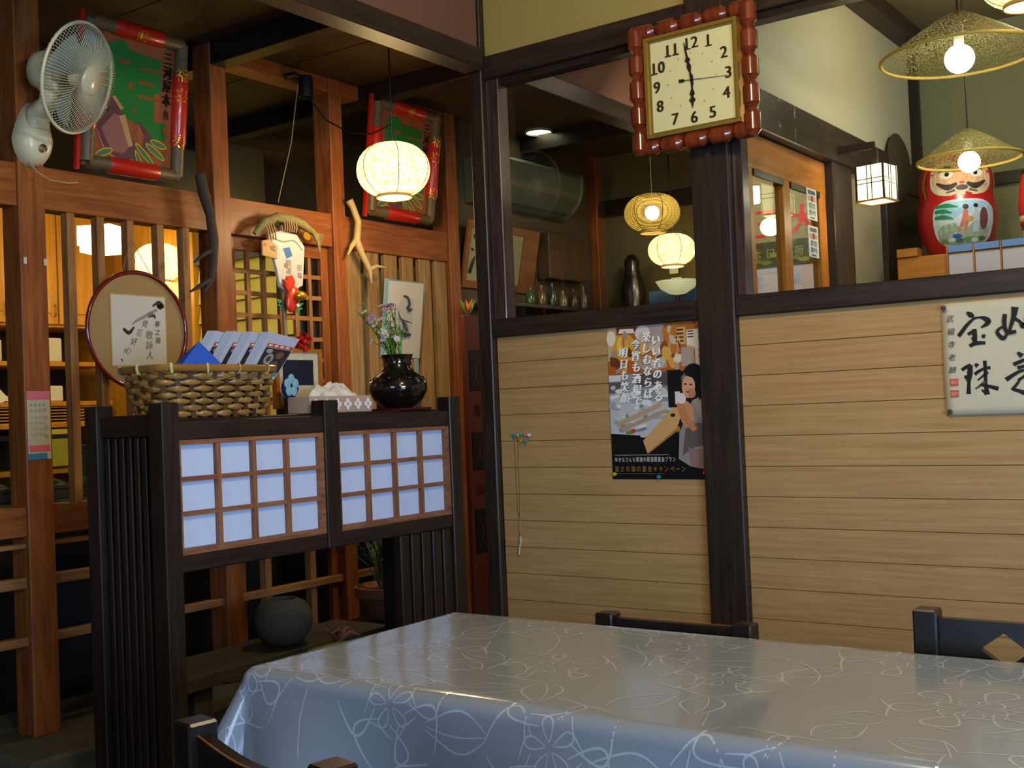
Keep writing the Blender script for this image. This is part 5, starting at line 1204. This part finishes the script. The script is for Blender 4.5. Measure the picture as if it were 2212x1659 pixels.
# ------------------------------------------------------------------ entrance room behind window 2
st = sbox('wall_street', 'pale shop front across the entrance, seen through the orange door', (-2.62, -1.80, 5.50, 5.55, 0, 2.75), mat('street_wall', '#84704c', .8, var=.15))
bn2 = thing('shop_banner', 'shop banner with large red characters seen through the orange door glass', 'banner', (-2.2, 5.47, 1.78))
obj('cloth', G().box(-2.56, -1.83, 5.465, 5.470, 1.80, 2.33), mat('banner_cloth', '#857a58', .7), bn2)
ar = Art(lambda x, z, d: Vector((x, 5.4645-d, z)), .0006)
ar.rect(-2.56, 1.93, -1.83, 2.06, '#3a3a24'); ar.rect(-2.56, 1.80, -1.83, 1.925, '#b6a8b4')
for e in (-.004, 0, .004): ar.text('福王大魚', -2.45+e, 2.155, .165, '#c4282c', dx=.175, sx=1.0)
ar.text('新鮮本日入荷大漁祭', -2.50, 2.0, .055, '#8a8a4a', dx=.075); ar.text('営業中', -2.35, 1.86, .07, '#7c8ac0', dx=.2)
for k in range(14): ar.ell(-2.5+.05*k, 1.955+.012*((k*7) % 4), .03, .012, ('#5a6a34', '#6a6a30', '#8a7a40')[k % 3])
ar.build('banner_print', bn2)
for lb_, z0 in (('upper white notice with dark print on the orange door glass', 1.995), ('lower white notice with dark print on the orange door glass', 1.84)):
    n_ = thing('door_notice', lb_, 'notice', (-1.708, 4.55, z0), group='notices on the orange door')
    obj('sheet', G().box(-1.7085, -1.7070, 4.50, 4.61, z0, z0+.13), mat('notice_white', '#c4c8cc', .5), n_)
    ar = Art(plane_map((-1.7069, 4.50, z0), (0, 1, 0), (0, 0, 1)), .0004)
    ar.rect(.015, .105, .095, .122, '#4a4c58'); ar.rect(.012, .078, .098, .098, '#c8887c'); ar.rect(.045, .076, .07, .10, '#5a4a50')
    ar.text('貸切営', .032, .058, .026, '#2c2e3c', dx=.024); ar.text('業中也', .032, .030, .026, '#2c2e3c', dx=.024); ar.rect(.03, .006, .08, .012, '#5a5c68'); ar.build('notice_print', n_)
# square lantern
sq = thing('square_lantern', 'glowing square paper lantern with dark lattice bars above the window sill', 'lantern', (-1.515, 4.8, 2.07))
LM = Matrix.Translation((-1.515, 4.8, 0)) @ Matrix.Rotation(R(-8), 4, 'Z'); hw = .060; z0, z1 = 2.078, 2.225
GLOW = emis('lantern_paper', '#ffeab4', 1.9)
for sx, sy in ((-1, -1), (1, -1), (1, 1), (-1, 1)): obj('corner_post', G().box(sx*hw-.004, sx*hw+.004, sy*hw-.004, sy*hw+.004, z0, z1, LM), DARK('z'), sq)
for k in range(4):
    Rk = LM @ Matrix.Rotation(k*math.pi/2, 4, 'Z')
    obj('paper_pane', G().box(-hw+.003, hw-.003, -hw, -hw+.002, z0+.004, z1-.002, Rk), GLOW, sq)
    for x_ in (-.012, .008): obj('lattice_bar', G().box(x_-.0015, x_+.0015, -hw-.003, -hw, z0, z1, Rk), DARK('z'), sq)
    for z_ in (2.148, 2.166): obj('lattice_bar', G().box(-hw, hw, -hw-.003, -hw, z_-.0015, z_+.0015, Rk), DARK('x'), sq)
    obj('rail', G().box(-hw-.006, hw+.006, -hw-.005, -hw+.004, z0-.006, z0+.002, Rk), wood('lantern_rail', '#6a4a24', '#8a6430', 'x'), sq)
obj('glowing_base', G().box(-hw+.004, hw-.004, -hw+.004, hw-.004, z0-.002, z0, LM), emis('lantern_base', '#fff0c8', 5), sq)
obj('bracket', G().box(-1.68, -1.515, 4.79, 4.81, 2.30, 2.33).box(-1.525, -1.505, 4.79, 4.81, 2.225, 2.30), DARK('x'), sq)
point('square_lantern_light', (-1.50, 4.74, 2.02), 2.0, (1, .82, .5), .04)
# reflections of straw hat lamps, modelled as solid lamps behind the glass
STRAW = weave_mat('reflected_straw_weave', '#6d6436', .47, 150, 0, None, wave=False)  # dull colour and see-through gaps imitate a faint reflection
def hat_lamp(label, c, rad, hgt, ztop, br, power):
    h_ = thing('hat_lamp', label, 'lamp', c, group='stand-ins for reflected straw hat lamps')
    prof = [(rad, 0), (rad*.93, hgt*.10), (rad*.75, hgt*.30), (rad*.5, hgt*.58), (rad*.25, hgt*.84), (rad*.06, hgt)]
    obj('shade', G().lathe(prof, 56, c), STRAW, h_, smooth=60)
    obj('rim', G().tube([Vector(c)+Vector((math.cos(a)*rad, math.sin(a)*rad, 0)) for a in (i*2*math.pi/56 for i in range(57))], .007, 6, caps=False), mat('rim_straw', '#b0923c', .6), h_, smooth=60)
    obj('bulb', G().ball((c[0], c[1], c[2]-.01), br, n=20, m=14), emis('bulb_white', '#fff4dc', 30), h_, smooth=60)
    obj('socket', G().tube([(c[0], c[1], c[2]+br*.8), (c[0], c[1], c[2]+hgt*.7)], .018, 10), mat('socket_white', '#c8c4b0', .5), h_, smooth=50)
    obj('cord', G().tube([(c[0], c[1], c[2]+hgt*.9), (c[0], c[1], ztop)], .004, 6), mat('black_cord', '#0e0c0a'), h_)
hat_lamp('large straw hat lamp with a bare bright bulb, upper right, in place of its reflection in the glass', (-1.085, 4.5, 2.530), .285, .17, 3.1, .054, 0)
hat_lamp('smaller straw hat lamp with bare bulb in place of its reflection over the daruma doll', (-1.235, 5.2, 2.270), .215, .135, 3.1, .046, 0)
globe_lamp('bright cream lamp in place of a reflection, cut off at the top right corner of the picture', (-.80, 4.25, 2.69), .30, .19, 3.1, LIT, group='round woven pendant lamps')  # another reflected lamp, added as a solid one behind the glass
# cabinet, daruma, red lantern
dc = thing('display_cabinet', 'orange display cabinet with white panels under the daruma doll', 'cabinet', (-1.1, 5.55, 0))
obj('body', G().box(-1.62, -.4, 5.38, 5.80, 0, 1.895), ORANGEW('x'), dc, bevel=.004)
obj('end_box', G().box(-1.615, -1.52, 5.36, 5.44, 1.895, 1.935), ORANGEW('x'), dc, bevel=.003)
for k in range(5):
    x0 = -1.385+k*.115
    obj('white_panel', G().box(x0, x0+.105, 5.372, 5.38, 1.4, 1.885), mat('white_panel', '#b9b4c6', .6), dc)
    obj('blue_strip', G().box(x0, x0+.105, 5.365, 5.40, 1.895, 1.925), mat('blue_strip', '#5c84c4', .5), dc)
    obj('divider', G().box(x0-.008, x0-.002, 5.366, 5.38, 1.4, 1.925), ORANGEW('z'), dc)
dr = thing('daruma_doll', 'large red daruma doll with bearded face and painted white belly', 'doll', (-1.385, 5.56, 1.895))
DP = [(.001, 0), (.105, 0), (.13, .015), (.158, .07), (.175, .14), (.178, .20), (.168, .25), (.163, .28), (.168, .32), (.165, .37), (.145, .42), (.11, .46), (.06, .485), (.001, .492)]
def drad(z):
    for i in range(len(DP)-1):
        if DP[i][1] <= z <= DP[i+1][1] and DP[i+1][1] > DP[i][1]:
            t_ = (z-DP[i][1])/(DP[i+1][1]-DP[i][1]); return DP[i][0]*(1-t_)+DP[i+1][0]*t_
    return .01
obj('body', G().lathe(DP, 48, (-1.385, 5.56, 1.895)), mat('daruma_red', '#b01418', .3, coat=.4), dr, smooth=60)
face_dir = math.atan2(-1, .42)
class SArt(Art):
    def disc(s, cx, cy, rx, ry, col, p=2.0, rings=5, n=28):
        vs = [(cx, cy)]; fs = []
        for r_ in range(1, rings+1):
            for i in range(n):
                a = 2*math.pi*i/n; vs.append((cx+rx*r_/rings*sgnpow(math.cos(a), 2/p), cy+ry*r_/rings*sgnpow(math.sin(a), 2/p)))
        for i in range(n): fs.append((0, 1+i, 1+(i+1) % n))
        for r_ in range(rings-1):
            for i in range(n): fs.append((1+r_*n+i, 1+(r_+1)*n+i, 1+(r_+1)*n+(i+1) % n, 1+r_*n+(i+1) % n))
        s._add(vs, fs, col)
def dmap(u, v, d):
    """u = metres along the belly from the face centre line, v = height"""
    rr = drad(v); a = face_dir+u/.165
    return Vector((-1.385+math.cos(a)*(rr+d+.001), 5.56+math.sin(a)*(rr+d+.001), 1.895+v))
ar = SArt(dmap, .0005)
ar.disc(0, .345, .145, .085, '#c8b498', 3.2); ar.disc(0, .352, .128, .066, '#c99a78', 3)
for sg in (-1, 1):
    ar.disc(sg*.072, .385, .032, .018, '#3a2c22'); ar.disc(sg*.066, .362, .03, .022, '#d8d0bc'); ar.disc(sg*.062, .360, .010, .010, '#15110e'); ar.brush([(sg*.02, .315), (sg*.06, .300), (sg*.11, .325)], [.012, .028, .008], '#3a2f26')
    ar.brush([(sg*.03, .285), (sg*.07, .276)], [.012, .006], '#5a4c3c')
ar.disc(0, .345, .03, .026, '#d08a5c'); ar.disc(0, .296, .026, .012, '#4a3c30'); ar.disc(0, .318, .012, .006, '#a83c34')
ar.brush([(-.175, .26), (-.185, .32), (-.17, .40)], [.01, .02, .01], '#8a7a2c'); ar.brush([(.175, .26), (.185, .32), (.17, .40)], [.01, .02, .01], '#8a7a2c')
ar.disc(.005, .135, .135, .108, '#b9c4cc', 3.4); ar.disc(.005, .195, .12, .038, '#8fb4d0', 3); ar.disc(0, .085, .115, .05, '#8a9a80', 3)
for k, (a, b_) in enumerate((((-.115, .215), (-.02, .205)), ((-.118, .192), (-.045, .180)), ((-.118, .165), (-.04, .152)))): ar.brush([a, ((a[0]+b_[0])/2, (a[1]+b_[1])/2+.006), b_], [.012, .022, .004], '#1c7a4c')
ar.disc(.008, .205, .012, .012, '#1c1816'); ar.brush([(.008, .195), (.004, .14), (-.012, .085)], [.014, .03, .04], '#c4685c'); ar.disc(.025, .15, .016, .012, '#b08a3c'); ar.brush([(.05, .20), (.052, .14), (.05, .09)], [.012, .026, .03], '#a9b0bc'); ar.disc(.05, .208, .01, .01, '#1c1816'); ar.disc(-.03, .075, .02, .010, '#2c4a9c'); ar.disc(.085, .15, .02, .05, '#6a3a3c')
for k in range(6): ar.disc(-.09+.035*k, .055+.006*(k % 2), .018, .010, ('#6a8a4c', '#c4c8cc', '#4c6a3c')[k % 3])
ar.build('painted_face_and_belly', dr)
rl = thing('red_lantern', 'red paper lantern with cream bands at the right edge beside the daruma', 'lantern', (-1.03, 5.55, 1.925))
for k, (z0, z1, c_) in enumerate(((.0, .05, '#c8b070'), (.05, .09, '#8a1a14'), (.09, .115, '#c8b070'), (.115, .31, '#b01a12'))):
    n = 6; P = []
    for i in range(n+1):
        z_ = z0+(z1-z0)*i/n; P.append((.085*(.75+.25*math.sin(math.pi*min(z_/.31, 1)))+.002*math.sin(z_*260), z_))
    obj(('base_band', 'dark_band', 'cream_band', 'paper_body')[k], G().lathe(P, 32, (-1.03, 5.55, 1.925)), mat('lantern_'+str(k), c_, .6), rl, smooth=40)
obj('cap', G().lathe([(.066, 0), (.066, .012), (.001, .014)], 24, (-1.03, 5.55, 2.233)), mat('black_metal', '#0d0c0b'), rl, smooth=40)
single('round_wall_plaque', G().lathe([(.001, .02), (.14, .016), (.17, 0), (.17, -.005)], 32, (-1.672, 5.66, 2.37), Matrix.Rotation(R(90), 3, 'Y')), mat('dark_straw', '#3a3424', .8, var=.3, vscale=40), 'dark round straw hat hung on the beam beside the square lantern', 'hat', (-1.67, 5.66, 2.25), smooth=50)

# ------------------------------------------------------------------ kitchen behind the slats
kcab = thing('kitchen_cabinet', 'orange wood wall cabinet with tall doors in the kitchen', 'cabinet', (-7.1, 4.2, 1.9))
obj('carcass', G().box(-7.28, -6.82, 3.0, 4.74, 1.93, 2.79), KW, kcab, bevel=.004)
for k in range(5):
    y0 = 3.02+k*.342
    d_ = obj('door', G().box(-6.82, -6.80, y0, y0+.332, 1.95, 2.78), KW, kcab, bevel=.003)
    obj('door_panel', G().box(-6.80, -6.792, y0+.05, y0+.282, 2.02, 2.70), KW, d_, bevel=.003)
    obj('handle', G().tube([(-6.785, y0+.30, 2.0), (-6.77, y0+.30, 2.02), (-6.77, y0+.30, 2.06), (-6.785, y0+.30, 2.08)], .006, 6), mat('brass_trim', '#a88a3c'), d_)
ks = thing('kitchen_shelf', 'orange wood shelf unit with dark recess under the kitchen cabinet', 'shelf', (-7.1, 4.2, 1.2))
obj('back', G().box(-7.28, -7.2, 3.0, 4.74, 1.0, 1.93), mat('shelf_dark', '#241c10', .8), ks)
for z_ in (1.70, 1.44, 1.30, 1.0): obj('shelf_board', G().box(-7.2, -6.75, 3.0, 4.74, z_-.03, z_), KW, ks, bevel=.003)
for k in range(6): obj('slat', G().box(-6.80, -6.76, 3.0, 4.74, 1.30+.02*k, 1.308+.02*k), KW, ks)
for lb_, y0, y1, zb, zt, c_ in (('white box on the kitchen shelf, left of the near post', 3.80, 3.98, 1.70, 1.84, '#b9b8a4'), ('white box on the kitchen shelf, right of the near post', 4.24, 4.40, 1.70, 1.86, '#bdb9a0'), ('folded white towel on the lower kitchen shelf', 4.20, 4.40, 1.44, 1.545, '#c9c6b4')):
    single('storage_box' if 'box' in lb_ else 'folded_towel', G().box(-7.0, -6.80, y0, y1, zb, zt), mat('kit_'+c_, c_, .6), lb_, 'box' if 'box' in lb_ else 'towel', (-6.9, (y0+y1)/2, zb), bevel=.008)
single('white_cloth', G().grid(lambda u, v: (-6.95+.2*v, 3.78+.26*u, 1.44+.10*math.sin(math.pi*v)*math.sin(math.pi*u)**.5+.01*math.sin(u*20)), 14, 8), mat('cloth_white', '#c6c4bc', .8), 'crumpled white cloth on the kitchen shelf at the left edge', 'cloth', (-6.85, 3.9, 1.44), smooth=60)
single('yellow_notice', G().box(-6.748, -6.742, 4.20, 4.42, 1.02, 1.26), mat('notice_yellow', '#b5a83c', .6, var=.3, vscale=12), 'yellow printed notice on the kitchen shelf edge', 'notice', (-6.745, 4.31, 1.02))
sq2 = thing('square_lamp', 'bright square white pendant lamp in the kitchen, seen through the slats', 'lamp', (-6.1, 4.25, 2.42))
LM2 = Matrix.Translation((-6.1, 4.25, 0)) @ Matrix.Rotation(R(25), 4, 'Z')
obj('glowing_box', G().box(-.11, .11, -.11, .11, 2.37, 2.49, LM2), emis('square_glow', '#fff2d8', 4), sq2)
obj('lower_shade', G().box(-.10, .10, -.10, .10, 2.33, 2.362, LM2), emis('square_glow2', '#ffe6b0', 3), sq2)
obj('cord', G().tube([(-6.1, 4.25, 2.49), (-6.1, 4.25, 2.9)], .005, 6), mat('black_cord', '#0e0c0a'), sq2)
case = thing('display_case', 'glass sushi display case on the counter behind the slats', 'display case', (-4.75, 3.2, .955))
obj('base', G().box(-4.98, -4.55, 2.3, 4.0, .955, 1.0), mat('steel', '#6d7068', .35, metal=.7), case, bevel=.004)
obj('glass_front', G().box(-4.556, -4.55, 2.3, 4.0, 1.0, 1.22), glass_mat('case_glass', (.8, .88, .84)), case)
obj('glass_top', G().box(-4.98, -4.55, 2.3, 4.0, 1.22, 1.226), glass_mat('case_glass'), case)
obj('rail', G().box(-4.56, -4.54, 2.3, 4.0, 1.218, 1.238), mat('steel', '#6d7068'), case); obj('rail', G().box(-4.56, -4.54, 2.3, 4.0, 1.0, 1.015), mat('steel', '#6d7068'), case)
obj('cooling_unit', G().box(-4.98, -4.80, 3.30, 3.48, 1.0, 1.18), mat('case_white', '#8a948a', .5), case, bevel=.006)
for k in range(7):
    single('garnish_leaf', G().grid(lambda u, v, k=k: (-4.72+.10*(v-.5), 2.55+.14*k+.10*(u-.5), 1.002+.03*math.sin(math.pi*u)*math.sin(math.pi*v)+.02*u), 6, 5), mat('garnish_green', '#1f7a2c', .5), ['first', 'second', 'third', 'fourth', 'fifth', 'sixth', 'seventh'][k]+' green garnish leaf from the left inside the glass display case', 'leaf', (-4.72, 2.55+.14*k, 1.0), group='garnish leaves in the display case', smooth=60)
